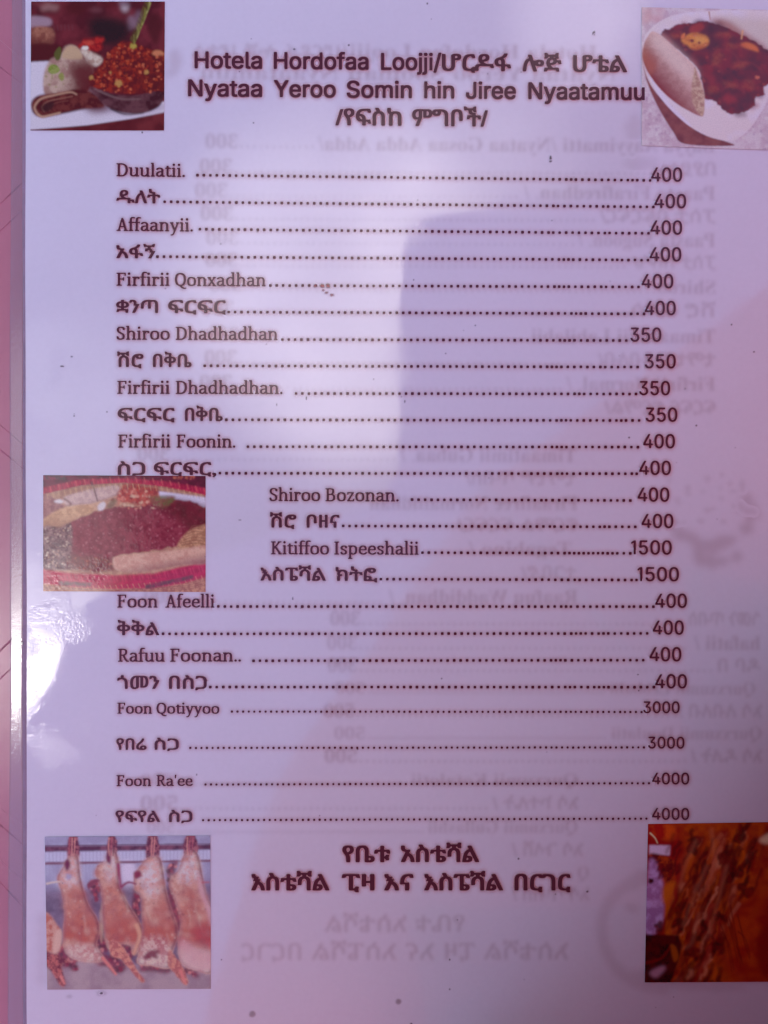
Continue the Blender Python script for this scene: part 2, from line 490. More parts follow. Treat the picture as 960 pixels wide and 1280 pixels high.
    '81,52,200,50,213,51,226,53,238,57,249,62,259,69,268,77,276,86,283,97,289,109,293,122,295,137,296,153,296,379,357,379,357,0,298,0,298,92,307,92,297,67,'
    '286,47,272,30,257,17,240,7,222,0,203,-4]]],"0":[453,[[227,-7,199,-5,174,1,151,11,130,24,111,41,95,62,80,86,69,113,60,144,53,178,49,214,48,254,49,294,5'
    '3,330,60,364,69,395,81,422,95,447,112,467,130,484,151,498,174,508,200,514,227,516,254,514,279,508,302,498,323,484,342,467,358,447,372,422,384,395,393,'
    '364,400,330,404,294,405,254,404,214,400,178,393,144,384,113,373,86,359,62,342,41,323,24,302,11,279,1,254,-5],[227,50,245,51,261,56,276,63,290,74,303,8'
    '7,313,103,323,122,330,144,336,168,340,194,343,223,344,254,343,285,340,314,336,341,330,365,323,387,313,405,303,422,290,435,276,446,261,453,245,458,227,'
    '460,209,458,192,453,177,446,163,435,151,422,140,405,131,387,123,365,117,341,113,314,110,285,109,254,110,223,113,194,117,168,123,144,131,122,140,103,15'
    '1,87,163,74,177,63,192,56,209,51]]],"3":[453,[[218,-7,195,-6,173,-3,152,2,133,10,114,19,98,30,83,43,70,57,60,74,52,91,46,111,44,132,109,132,111,119,11'
    '5,107,120,97,126,87,134,78,144,71,154,64,165,59,178,55,191,52,204,50,219,50,234,51,248,53,262,56,275,61,287,67,297,74,307,83,315,93,321,104,325,116,32'
    '8,130,329,145,328,158,326,172,322,184,316,196,308,207,299,217,288,226,275,234,260,240,242,244,223,247,201,248,157,248,157,299,288,448,288,452,70,452,7'
    '0,509,372,509,372,461,211,278,211,289,239,290,264,288,287,284,308,276,327,265,344,253,359,239,371,222,381,205,387,186,392,166,393,145,392,123,387,103,'
    '380,84,370,66,358,50,344,36,327,23,309,12,288,4,266,-2,243,-6]]],"4":[453,[[40,105,40,158,247,509,311,509,109,166,109,163,413,163,413,105],[282,0,282,'
    '121,282,146,282,318,343,318,343,0]]],"5":[453,[[221,-7,199,-6,178,-2,159,3,140,11,123,21,108,32,94,45,83,60,73,76,66,93,62,111,60,130,122,130,124,119,'
    '127,108,132,98,138,89,145,80,154,73,163,66,173,60,184,56,196,52,208,50,221,50,236,51,250,53,264,58,276,64,288,72,298,82,307,92,314,104,320,117,324,131'
    ',327,146,328,162,327,178,324,193,320,208,314,221,306,233,297,244,286,254,275,262,262,269,248,273,233,276,218,277,205,276,192,275,180,272,167,268,156,2'
    '64,145,258,136,252,128,246,67,253,96,509,366,509,366,452,151,452,134,301,136,301,145,308,155,315,166,320,178,325,190,329,203,331,216,333,229,334,247,3'
    '33,263,330,279,326,294,321,308,314,321,306,334,296,345,285,355,273,364,260,372,246,379,231,384,215,388,199,390,181,391,163,390,139,385,117,379,95,369,'
    '76,357,57,343,41,327,27,309,15,289,6,268,-1,245,-5]]]," ":[188,[]],"1":[335,[[250,0,250,509,203,509,92,440,92,388,190,446,190,0]]]}')
INTER = json.loads(INTER)
_font_cache = {}


def font_polys(s):
    """triangles of a string in Blender's built-in type, em units"""
    if s not in _font_cache:
        c = bpy.data.curves.new('lettering', 'FONT')
        c.body = s
        c.fill_mode = 'FRONT'
        c.resolution_u = 4
        o = bpy.data.objects.new('lettering', c)
        COL.objects.link(o)
        ev = o.evaluated_get(bpy.context.evaluated_depsgraph_get())
        me = ev.to_mesh()
        me.calc_loop_triangles()
        v = np.empty(len(me.vertices) * 3)
        me.vertices.foreach_get('co', v)
        v = v.reshape(-1, 3)[:, :2]
        t = []
        for k in me.loop_triangles:
            p = v[list(k.vertices)]
            a = (p[1, 0] - p[0, 0]) * (p[2, 1] - p[0, 1]) - (p[2, 0] - p[0, 0]) * (p[1, 1] - p[0, 1])
            if abs(a) > 1e-9:
                t.append(p if a > 0 else p[::-1])
        ev.to_mesh_clear()
        bpy.data.objects.remove(o)
        bpy.data.curves.remove(c)
        _font_cache[s] = t
    return _font_cache[s]


def shifted(s, upper, lower, digit):
    o = ''
    for ch in s:
        if 'A' <= ch <= 'Z':
            o += chr(upper + ord(ch) - 65)
        elif 'a' <= ch <= 'z':
            o += chr(lower + ord(ch) - 97)
        elif '0' <= ch <= '9':
            o += chr(digit + ord(ch) - 48)
        else:
            o += ch
    return o


def bold_serif(s):
    return font_polys(shifted(s, 0x1D400, 0x1D41A, 0x1D7CE))


def grotesque(s):
    out, x = [], 0
    for ch in s:
        a, loops = INTER[ch]
        for l in loops:
            p = np.array(l, float).reshape(-1, 2) / 1000
            p[:, 0] += x
            out.append(p)
        x += a / 1000
    return out


def ell(cx, cy, rx, ry, n=20):
    t = np.linspace(0, 2 * math.pi, n, endpoint=False)
    return np.stack([cx + rx * np.cos(t), cy + ry * np.sin(t)], 1)


def spline(pts, n=9, closed=False):
    p = np.array(pts, float)
    if len(p) == 2:
        t = np.linspace(0, 1, 28)[:, None]
        return p[0] * (1 - t) + p[1] * t
    q = np.concatenate([p[-1:], p, p[:2]]) if closed else np.concatenate([2 * p[:1] - p[1:2], p, 2 * p[-1:] - p[-2:-1]])
    out = []
    for i in range(1, len(q) - 2):
        t = np.linspace(0, 1, n, endpoint=False)[:, None]
        a, b, c, d = q[i - 1], q[i], q[i + 1], q[i + 2]
        out.append(.5 * (2 * b + (c - a) * t + (2 * a - 5 * b + 4 * c - d) * t ** 2 + (3 * b - a - 3 * c + d) * t ** 3))
    if not closed:
        out.append(q[-2:-1])
    return np.concatenate(out)


W_, H_ = 46.0, 25.0             # half widths of the broad pen: upright strokes, level strokes


def S(pts, k=1.0, closed=False):
    pt = spline(pts, closed=closed)
    seg = np.linalg.norm(np.diff(pt, axis=0), axis=1)
    d = np.concatenate([[0], np.cumsum(seg)])
    u = np.arange(0, d[-1], 11)
    xs, ys = np.interp(u, d, pt[:, 0]), np.interp(u, d, pt[:, 1])
    return [ell(x, y, W_ * k, H_ * (1 if k == 1 else .9), 14) for x, y in zip(xs, ys)]


def B(x0, y0, x1, y1):
    return [np.array([(x0, y0), (x1, y0), (x1, y1), (x0, y1)], float)]


def stem(x, y0, y1):
    return B(x, y0, x + 88, y1)


SERIF_GLYPHS = {
    'l': (271, stem(92, 0, 715) + B(35, 0, 237, 46) + B(35, 669, 100, 715)),
    'i': (271, stem(92, 0, 466) + B(35, 0, 237, 46) + B(35, 420, 100, 466) + [ell(132, 625, 58, 58)]),
    'n': (571, stem(88, 0, 466) + B(30, 420, 90, 466) + B(30, 0, 240, 46) + stem(392, 0, 310) + B(338, 0, 540, 46)
          + S([(150, 360), (225, 422), (310, 441), (395, 415), (434, 330), (436, 280)])),
    'h': (571, stem(88, 0, 715) + B(30, 669, 90, 715) + B(30, 0, 240, 46) + stem(392, 0, 310) + B(338, 0, 540, 46)
          + S([(150, 360), (225, 422), (310, 441), (395, 415), (434, 330), (436, 280)])),
    'u': (562, stem(82, 150, 466) + B(22, 420, 90, 466) + stem(390, 0, 466) + B(330, 420, 400, 466) + B(470, 0, 545, 46)
          + S([(126, 190), (130, 95), (180, 36), (265, 26), (350, 60), (425, 125)])),
    'r': (412, stem(88, 0, 466) + B(30, 420, 90, 466) + B(30, 0, 262, 46) + S([(150, 340), (215, 415), (285, 440), (335, 432)])
          + [ell(345, 405, 50, 50)]),
    'a': (488, stem(318, 60, 345) + S([(88, 385), (150, 432), (240, 441), (320, 415), (360, 345), (362, 300)])
          + S([(362, 100), (378, 40), (415, 25), (462, 34)]) + S([(345, 258), (225, 250), (122, 213), (84, 140), (105, 58), (172, 26), (255, 42), (345, 110)])),
    'd': (555, stem(378, 0, 715) + B(315, 669, 380, 715) + B(460, 0, 535, 46)
          + S([(400, 385), (325, 438), (240, 440), (135, 385), (90, 240), (125, 85), (212, 27), (300, 42), (400, 115)])),
    'e': (495, S([(440, 92), (370, 40), (285, 25), (175, 52), (104, 130), (88, 240), (125, 365), (212, 433), (300, 440), (385, 398), (414, 300), (410, 262)])
          + B(100, 228, 440, 272)),
    'o': (537, S([(268, 441), (130, 395), (84, 233), (130, 72), (268, 25), (406, 72), (452, 233), (406, 395)], closed=True) + S([(406, 395), (268, 441)])),
    'p': (559, stem(88, -222, 466) + B(30, 420, 90, 466) + B(30, -222, 248, -176)
          + S([(160, 385), (235, 438), (325, 440), (425, 385), (464, 240), (428, 85), (340, 27), (245, 32), (160, 85)])),
    's': (430, S([(345, 355), (325, 422), (230, 441), (135, 422), (98, 350), (138, 282), (230, 238), (315, 192), (338, 115), (298, 42), (210, 25), (118, 42), (84, 112)])),
    't': (339, stem(100, 95, 560) + B(25, 420, 322, 466) + S([(143, 120), (160, 48), (215, 26), (290, 36), (318, 52)])),
    'f': (312, stem(95, 0, 560) + B(25, 420, 305, 466) + B(35, 0, 262, 46) + S([(139, 540), (150, 635), (205, 690), (290, 690), (330, 675)])),
    'x': (486, S([(95, 440), (390, 26)]) + S([(385, 440), (95, 26)], .6) + B(22, 420, 190, 466) + B(310, 420, 462, 466) + B(20, 0, 175, 46) + B(298, 0, 472, 46)),
    'y': (504, S([(95, 440), (262, 40)]) + S([(420, 440), (262, 30), (195, -130), (130, -190), (65, -192)], .65) + B(18, 420, 192, 466) + B(328, 420, 492, 466)),
    'z': (446, B(50, 420, 390, 466) + B(45, 0, 402, 46) + S([(345, 430), (92, 36)], .85) + B(48, 345, 92, 466) + B(362, 0, 404, 125)),
    'A': (623, S([(130, 30), (305, 645)], .62) + S([(312, 640), (500, 30)]) + B(190, 195, 440, 242) + B(18, 0, 222, 46) + B(388, 0, 612, 46)),
    'B': (611, stem(110, 0, 667) + B(35, 0, 200, 46) + B(35, 621, 200, 667) + S([(190, 644), (330, 644), (430, 600), (437, 490), (395, 390), (300, 355), (190, 352)])
          + S([(190, 352), (350, 350), (462, 300), (494, 190), (455, 72), (340, 24), (190, 24)])),
    'D': (661, stem(110, 0, 667) + B(35, 0, 200, 46) + B(35, 621, 200, 667)
          + S([(190, 644), (350, 638), (495, 560), (560, 400), (552, 240), (475, 95), (350, 28), (190, 24)])),
    'F': (537, stem(110, 0, 667) + B(35, 621, 490, 667) + B(446, 510, 492, 667) + B(190, 322, 370, 368) + B(362, 262, 404, 430) + B(35, 0, 292, 46)),
    'I': (324, stem(117, 0, 667) + B(38, 0, 286, 46) + B(38, 621, 286, 667)),
    'K': (629, stem(110, 0, 667) + B(35, 0, 272, 46) + B(35, 621, 272, 667) + S([(190, 310), (480, 640)], .65) + S([(262, 395), (525, 26)])
          + B(398, 621, 592, 667) + B(430, 0, 622, 46)),
    'Q': (653, S([(325, 644), (150, 575), (84, 334), (150, 92), (325, 24), (500, 92), (566, 334), (500, 575)], closed=True) + S([(500, 575), (325, 644)])
          + S([(320, 24), (410, -75), (510, -128), (600, -115)])),
    'R': (621, stem(110, 0, 667) + B(35, 0, 262, 46) + B(35, 621, 200, 667) + S([(190, 644), (340, 642), (447, 590), (457, 490), (415, 385), (300, 342), (190, 340)])
          + S([(315, 335), (420, 130), (512, 26)]) + B(470, 0, 612, 46)),
    'S': (503, S([(412, 525), (385, 618), (260, 645), (145, 618), (98, 510), (145, 402), (250, 345), (365, 280), (407, 170), (365, 62), (240, 23), (115, 50), (82, 150)])),
    "'": (220, [np.array([(90, 690), (80, 470), (125, 470), (165, 690)], float)]),
    '.': (205, [ell(102, 52, 55, 55)]),
    ' ': (220, []),
}


def roman(s):
    out, x = [], 0
    for ch in s:
        a, ps = SERIF_GLYPHS[ch]
        for p in ps:
            q = np.array(p, float)
            q[:, 0] += x
            out.append(q / 1000)
        x += a
    return out


def place(polys, x0, x1, base, em, slope=0.0, mirror=False):
    """fit em-unit polygons between x0 and x1 (pixels) on a baseline"""
    a = np.concatenate(polys)
    lo, hi = a[:, 0].min(), a[:, 0].max()
    out = []
    for p in polys:
        t = (p[:, 0] - lo) / (hi - lo)
        x = (x1 - t * (x1 - x0)) if mirror else (x0 + t * (x1 - x0))
        y = base - p[:, 1] * em + (x - x0) * slope
        out.append(np.stack([x, y], 1))
    return out


# ------------------------------------------------------------------ materials
PAPER = (0.79, 0.79, 0.82)
INK_COLOUR = (0.105, 0.028, 0.042)
PAPER_M = paper_mat()
INK = ink_mat('dark red brown ink', INK_COLOUR, None, 0.45)
BLEED = ink_mat('ink bleeding into the paper', (0.86, 0.43, 0.42), 0.55)
GHOST = ink_mat('print of the back page showing through', (0.40, 0.17, 0.15), 0.33)
PRINT = print_mat()


def plain(name, colr, rough=0.5, noise=0.15, scale=60.0, bump=0.0):
    m, ns, ls, bs = new_mat(name)
    geo = node(ns, 'ShaderNodeTexCoord')
    a = node(ns, 'ShaderNodeTexNoise', Scale=scale, Detail=4.0)
    ls.new(geo.outputs['Object'], a.inputs['Vector'])
    r = node(ns, 'ShaderNodeValToRGB')
    r.color_ramp.elements[0].position, r.color_ramp.elements[1].position = 0.3, 0.7
    r.color_ramp.elements[0].color = (*[c * (1 - noise) for c in colr], 1)
    r.color_ramp.elements[1].color = (*[min(1, c * (1 + noise)) for c in colr], 1)
    ls.new(a.outputs['Fac'], r.inputs['Fac'])
    ls.new(r.outputs['Color'], bs.inputs['Base Color'])
    bs.inputs['Roughness'].default_value = rough
    if bump:
        b = node(ns, 'ShaderNodeBump', Strength=0.6, Distance=bump)
        ls.new(a.outputs['Fac'], b.inputs['Height'])
        ls.new(b.outputs[0], bs.inputs['Normal'])
    return m


# ------------------------------------------------------------------ the pink table, pressed with pairs of slanting lines
def table_mat():
    m, ns, ls, bs = new_mat('pink moulded table top')
    geo = node(ns, 'ShaderNodeNewGeometry')
    sep = node(ns, 'ShaderNodeSeparateXYZ')
    ls.new(geo.outputs['Position'], sep.inputs[0])
    a = node(ns, 'ShaderNodeTexNoise', Scale=35.0, Detail=4.0)
    f = node(ns, 'ShaderNodeTexNoise', Scale=1100.0, Detail=3.0)
    ls.new(geo.outputs['Position'], a.inputs['Vector'])
    ls.new(geo.outputs['Position'], f.inputs['Vector'])
    r = node(ns, 'ShaderNodeValToRGB')
    r.color_ramp.elements[0].position, r.color_ramp.elements[1].position = 0.3, 0.7
    r.color_ramp.elements[0].color = (0.50, 0.185, 0.225, 1)
    r.color_ramp.elements[1].color = (0.57, 0.225, 0.265, 1)
    ls.new(a.outputs['Fac'], r.inputs['Fac'])
    ls.new(r.outputs['Color'], bs.inputs['Base Color'])
    bs.inputs['Roughness'].default_value = 0.2
    b = node(ns, 'ShaderNodeBump', Strength=0.35, Distance=0.00008)
    ls.new(f.outputs['Fac'], b.inputs['Height'])
    ls.new(b.outputs[0], bs.inputs['Normal'])
    return m


GROOVES = [(50, .9, .35), (84, .75, .8), (255, -.95, .9), (289, -.95, .6), (531, .85, .5), (562, .8, .8), (814, -1.0, 1.5),
           (849, -1.0, .8), (1010, .75, .3), (1031, .85, .9), (1075, .9, .4), (1103, 1.05, 1.1)]


def build_table():
    bm = bmesh.new()
    x0, x1, y0, y1 = -0.62, 0.62, -0.45, 0.42
    vs = [bm.verts.new((x, y, z)) for z in (0, -0.03) for x, y in ((x0, y0), (x1, y0), (x1, y1), (x0, y1))]
    for q in ((0, 1, 2, 3), (7, 6, 5, 4), (0, 4, 5, 1), (1, 5, 6, 2), (2, 6, 7, 3), (3, 7, 4, 0)):
        bm.faces.new([vs[i] for i in q])
    es = [e for e in bm.edges if abs(e.verts[0].co.z - e.verts[1].co.z) > .01]
    bmesh.ops.bevel(bm, geom=es, offset=0.04, segments=6, affect='EDGES', profile=.5)
    me = bpy.data.meshes.new('table')
    bm.to_mesh(me)
    t = tag(link('table', me, table_mat()), 'smooth pink table top with slanting pressed lines under the menu', 'table', 'structure')
    # pressed lines: shallow dark V's that run in slanting pairs, the faintest painted paler, like a lip catching light
    gm = plain('grime in the pressed lines', (0.41, 0.125, 0.165), 0.5, 0.3, 300)
    lm = plain('lit lip of the pressed lines', (0.60, 0.27, 0.31), 0.25, 0.1, 300)
    for py, k, wd in GROOVES:
        V, F = [], []
        for i in range(16):
            px = -60 + i * 9
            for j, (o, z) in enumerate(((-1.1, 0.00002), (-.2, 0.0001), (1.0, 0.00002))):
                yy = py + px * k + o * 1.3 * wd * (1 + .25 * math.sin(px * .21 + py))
                p = plane(px, yy, 0.0)
                V.append((p[0], p[1], z))
        for i in range(15):
            for j in range(2):
                a = i * 3 + j
                F.append((a, a + 3, a + 4, a + 1))
        me = bpy.data.meshes.new('pressed_line')
        me.from_pydata(V, [], F)
        o = link('pressed_line', me, gm if wd >= .5 else lm, t)
    return t


build_table()

# ------------------------------------------------------------------ the laminated menu
MENU = bpy.data.objects.new('laminated_menu', None)
COL.objects.link(MENU)
tag(MENU, 'laminated white menu sheet with dishes, prices and five food pictures on the pink table', 'menu')


def ring_mesh(name, rings, closed=True):
    """rings of (x, y, z) points joined by faces"""
    V = [p for r in rings for p in r]
    n = len(rings[0])
    F = []
    for i in range(len(rings) - 1):
        for j in range(n):
            k = (j + 1) % n
            F.append((i * n + j, i * n + k, (i + 1) * n + k, (i + 1) * n + j))
    me = bpy.data.meshes.new(name)
    me.from_pydata(V, [], F)
    return me


def outline(pxs, z, n=40, wob=0.0, seed=0):
    """outline through four corner pixels, sides slightly uneven"""
    rng = random.Random(seed)
    ph = [rng.uniform(0, 6) for _ in range(8)]
    out = []
    for i in range(4):
        (ax, ay), (bx, by) = pxs[i], pxs[(i + 1) % 4]
        for j in range(n):
            t = j / n
            e = wob * (math.sin(3.1 * t * math.pi + ph[i]) * .6 + math.sin(9 * t * math.pi + ph[i + 4]) * .25) * math.sin(math.pi * t) ** .3
            nx, ny = (by - ay), -(bx - ax)
            L = math.hypot(nx, ny)
            out.append(plane(ax + (bx - ax) * t + nx / L * e, ay + (by - ay) * t + ny / L * e, z))
    return out


PAGE = [(31.5, -34), (33.5, 1300), (985, 1300), (985, -34)]
FILM = [(15, -52), (10, 1319), (1002, 1319), (1002, -52)]


def page_sheet():
    top = outline(PAGE, ZP, wob=1.0, seed=3)
    bot = [(x, y, ZP - 0.0003) for x, y, z in top]
    n = len(top)
    me = bpy.data.meshes.new('paper_sheet')
    me.from_pydata(top + bot, [], [tuple(range(n)), tuple(range(2 * n - 1, n - 1, -1))]
                   + [(i, i + n, (i + 1) % n + n, (i + 1) % n) for i in range(n)])
    me.update()
    bm = bmesh.new()
    bm.from_mesh(me)
    bmesh.ops.recalc_face_normals(bm, faces=bm.faces)
    bm.to_mesh(me)
    return link('paper_sheet', me, PAPER_M, MENU)


page_sheet()


def film_mat():
    m, ns, ls, bs = new_mat('clear laminating film')
    ns.remove(bs)
    out = ns['Material Output']
    geo = node(ns, 'ShaderNodeNewGeometry')
    n1 = node(ns, 'ShaderNodeTexNoise', Scale=30.0, Detail=2.0)
    n2 = node(ns, 'ShaderNodeTexNoise', Scale=850.0, Detail=3.0, Roughness=.65)
    ls.new(geo.outputs['Position'], n1.inputs['Vector'])
    ls.new(geo.outputs['Position'], n2.inputs['Vector'])
    b1 = node(ns, 'ShaderNodeBump', Distance=0.0001)
    b2 = node(ns, 'ShaderNodeBump', Strength=0.3, Distance=0.00005)
    ls.new(n1.outputs['Fac'], b1.inputs['Height'])
    ls.new(n2.outputs['Fac'], b2.inputs['Height'])
    ls.new(b1.outputs[0], b2.inputs['Normal'])
    gl = node(ns, 'ShaderNodeBsdfGlossy', Roughness=0.06)
    gl.inputs['Color'].default_value = (1, 1, 1, 1)
    ls.new(b2.outputs[0], gl.inputs['Normal'])
    tr = node(ns, 'ShaderNodeBsdfTransparent')
    tr.inputs['Color'].default_value = (0.97, 0.97, 0.97, 1)
    mk = node(ns, 'ShaderNodeBsdfDiffuse')
    mk.inputs['Color'].default_value = (0.80, 0.66, 0.76, 1)
    m1 = node(ns, 'ShaderNodeMixShader')
    m1.inputs['Fac'].default_value = 0.20
    ls.new(tr.outputs[0], m1.inputs[1])
    ls.new(mk.outputs[0], m1.inputs[2])
    fr = node(ns, 'ShaderNodeFresnel', IOR=1.6)
    m2 = node(ns, 'ShaderNodeMixShader')
    ls.new(fr.outputs[0], m2.inputs['Fac'])
    ls.new(m1.outputs[0], m2.inputs[1])
    ls.new(gl.outputs[0], m2.inputs[2])
    ls.new(m2.outputs[0], out.inputs['Surface'])
    return m


def film_border():
    """the sealed see-through margin: flat strip, then a ridge where the film climbs over the sheet's edge"""
    FM = film_mat()

    def at(f, z, wob, seed):
        q = [tuple(np.array(FILM[i]) * (1 - f) + np.array(PAGE[i]) * f) for i in range(4)]
        return outline(q, z, wob=wob, seed=seed)
    rings = [at(0, 0.00022, 1.2, 8), at(0.05, 0.00032, 1.2, 8), at(0.09, 0.00032, 1.2, 8), at(.70, 0.00032, .8, 5), at(.76, 0.00032, .8, 5), at(.84, 0.00036, .8, 5), at(.90, 0.00062, .9, 3), at(1.012, 0.00064, 1.0, 3)]
    me = ring_mesh('film_border', rings)
    bm = bmesh.new()
    bm.from_mesh(me)
    bmesh.ops.recalc_face_normals(bm, faces=bm.faces)
    if sum(f.normal.z for f in bm.faces) < 0:
        bmesh.ops.reverse_faces(bm, faces=bm.faces)
    bm.to_mesh(me)
    for p in me.polygons:
        p.use_smooth = True
    o = link('film_border', me, FM, MENU)
    # dull mauve line along the sheet's edge
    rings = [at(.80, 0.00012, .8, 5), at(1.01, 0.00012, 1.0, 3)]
    g = link('edge_line', ring_mesh('edge_line', rings), plain('dull mauve edge', (0.50, 0.27, 0.40), .6, .15, 200), o)
    return o


film_border()

# ---- heading and footing
ET_EM, ET_DX, ET_DY = 22.3, 0.58, 0.12


def et(s, x0, x1, base, em=ET_EM, dx=ET_DX, dy=ET_DY, slope=0.0):
    return (place(font_polys(s), x0, x1, base, em, slope), dx, dy)


def gr(s, x0, x1, base, em, slope=0.0):
    return (place(grotesque(s), x0, x1, base, em, slope), 0.68, .40)


HS = 0.0085
hl = lambda x: 85.3 + (x - 244) * HS
GE = 20.3 / 0.509
ink_print('heading', [gr('Hotela', 244, 327, hl(244), GE, HS), gr('Hordofaa', 343, 460, hl(343), GE, HS), gr('Loojji/', 477, 551, hl(477), GE, HS),
                      et('ሆርዶፋ', 553, 638, hl(553) + .5, 28.5, .78, .22, HS), et('ሎጅ', 654, 701, hl(654) + .5, 28.5, .78, .22, HS),
                      et('ሆቴል', 717, 783, hl(717) + .5, 28.5, .78, .22, HS)], MENU, label='first heading line, plain black lettering and Ethiopic words')
h2 = lambda x: 120.3 + (x - 236) * HS
ink_print('heading', [gr(w, a, b, h2(a), GE, HS) for w, a, b in (('Nyataa', 236, 327), ('Yeroo', 343, 419), ('Somin', 434, 514), ('hin', 531, 567),
                                                                ('Jiree', 583, 644), ('Nyaatamuu', 661, 805))], MENU, label='second heading line in plain lettering')
h3 = lambda x: 156.6 + (x - 420) * HS
ink_print('heading', [et('/የፍስከ', 420, 501, h3(420), 28.5, .78, .22, HS), et('ምግቦች/', 516, 609, h3(516), 28.5, .78, .22, HS)], MENU, label='third heading line in Ethiopic between slashes')
ink_print('footing', [et('የቤቱ', 429, 487, 1077.2, 28, .95, .25), et('አስቴሻል', 502, 598, 1077.0, 28, .95, .25)], MENU, label='short upper footing line in bold Ethiopic')
ink_print('footing', [et(w, a, b, 1112.5, 28, .95, .25) for w, a, b in (('እስቴሻል', 315, 411), ('ፒዛ', 428, 467), ('እና', 481, 516), ('እስፔሻል', 531, 628),
                                                                       ('በርገር', 644, 712))], MENU, label='long lower footing line in bold Ethiopic')

# ---- the dishes: words (text, left, right), baseline left, dots from, dots level left, price, price left / right / baseline
L = [
    ([('Duulatii.', 146, 231)], 220.5, 247, 219.2, '400', 814, 852, 227.0),
    ([('ዱለት', 146, 200)], 254.0, 206, 252.5, '400', 818, 857, 260.2),
    ([('Affaanyii.', 146, 241)], 288.7, 250, 286.8, '400', 813, 852, 293.2),
    ([('አፋኝ', 146, 194)], 322.8, 197, 321.0, '400', 812, 851, 326.6),
    ([('Firfirii', 146, 212), ('Qonxadhan', 219, 332)], 357.2, 338, 357.0, '400', 802, 841, 360.2),
    ([('ቋንጣ', 146, 197), ('ፍርፍር', 211, 282)], 391.0, 286, 390.2, '400', 806, 844, 393.7),
    ([('Shiroo', 146, 212), ('Dhadhadhan', 220, 347)], 424.7, 353, 424.6, '350', 788, 826, 427.0),
    ([('ሽሮ', 147, 179), ('በቅቤ', 192, 239)], 458.6, 256, 457.4, '350', 806, 844, 460.2),
    ([('Firfirii', 147, 212), ('Dhadhadhan.', 220, 353)], 492.3, 370, 492.0, '350', 799, 837, 493.8),
    ([('ፍርፍር', 148, 218), ('በቅቤ', 232, 278)], 526.0, 283, 524.8, '350', 807, 846, 526.9),
    ([('Firfirii', 148, 213), ('Foonin.', 221, 294)], 559.4, 310, 558.4, '400', 804, 843, 560.1),
    ([('ስጋ', 148, 181), ('ፍርፍር,', 193, 270)], 593.6, 275, 591.6, '400', 799, 838, 593.4),
    ([('Shiroo', 337, 400), ('Bozonan.', 407, 498)], 626.2, 515, 624.6, '400', 797, 836, 626.8),
    ([('ሽሮ', 338, 370), ('ቦዘና', 384, 424)], 659.3, 429, 657.4, '400', 802, 841, 659.8),
    ([('Kitiffoo', 339, 411), ('Ispeeshalii', 418, 523)], 692.8, 528, 690.8, '1500', 789, 839, 692.8),
    ([('እስፔሻል', 326, 407), ('ክትፎ', 420, 471)], 725.5, 476, 723.8, '1500', 797, 848, 726.2),
    ([('Foon', 147, 197), ('Afeelli', 207, 268)], 759.3, 273, 758.0, '400', 819, 858, 759.4),
    ([('ቅቅል', 147, 199)], 793.8, 204, 792.2, '400', 816, 854, 792.9),
    ([('Rafuu', 148, 206), ('Foonan..', 213, 301)], 827.0, 317, 825.8, '400', 812, 851, 826.2),
    ([('ጎመን', 147, 199), ('በስጋ', 212, 258)], 860.8, 263, 858.6, '400', 819, 858, 860.0),
    ([('Foon', 147, 190), ('Qotiyyoo', 196, 274)], 891.8, 290, 889.2, '3000', 804, 849, 891.0),
    ([('የበሬ', 146, 183), ('ስጋ', 194, 223)], 937.0, 238, 934.7, '3000', 810, 855, 935.2),
    ([('Foon', 146, 189), ("Ra'ee", 196, 241)], 982.4, 257, 980.4, '4000', 815, 861, 980.0),
    ([('የፍየል', 145, 200), ('ስጋ', 212, 240)], 1027.3, 254, 1024.9, '4000', 815, 861, 1024.2),
]
rng = random.Random(5)
for k, (words, yb, dx0, dy0, price, px0, px1, pyb) in enumerate(L):
    small = k >= 20
    slope = (pyb - 1.2 - dy0) / (px0 - dx0)
    latin = words[0][0][0].isascii()
    ws = []
    for w, a, b in words:
        base = yb + (a - words[0][1]) * slope
        if latin:
            ws.append((place(roman(w), a, b, base, 20.2 if small else 24.0, slope), .2, .12))
        else:
            ws.append(et(w, a, b, base, 19.6 if small else ET_EM, .5 if small else ET_DX, .12, slope))
    text = ' '.join(w for w, a, b in words)
    name = ink_print('dish_name', ws, MENU, z=Z_INK_UNDER if k == 11 else Z_INK, label=f'dish name reading {text}')
    # leader of dots; a few runs are set closer, as where the type changes
    polys, x = [], dx0
    step = 6.95 if small else 8.08
    end = px0 - 1.2
    tight = [(rng.uniform(670, 720), rng.uniform(6, 22)), (rng.uniform(740, 790), rng.uniform(0, 16))]
    if k == 14:
        tight.append((708, 60))
    r0 = 1.4 if small else 1.75
    while x < end:
        y = dy0 + (x - dx0) * slope + rng.uniform(-.12, .12)
        r = r0 * rng.uniform(.93, 1.06)
        t = np.linspace(0, 2 * math.pi, 12, endpoint=False)
        c = np.sign(np.cos(t)) * np.abs(np.cos(t)) ** .4
        s = np.sign(np.sin(t)) * np.abs(np.sin(t)) ** .4
        polys.append(np.stack([x + r * c, y - r * s], 1))
        x += (6.0 if any(a < x < a + b for a, b in tight) else step) + rng.uniform(-.15, .15)
    ink_print('dot_leader', [(polys, 0, 0)], name, soften=.35)
    ink_print('price', [(place(grotesque(price), px0, px1, pyb, (14.4 if small else 17.3) / .509, .004), .22 if small else .28, .16)], name, label=f'price reading {price}')

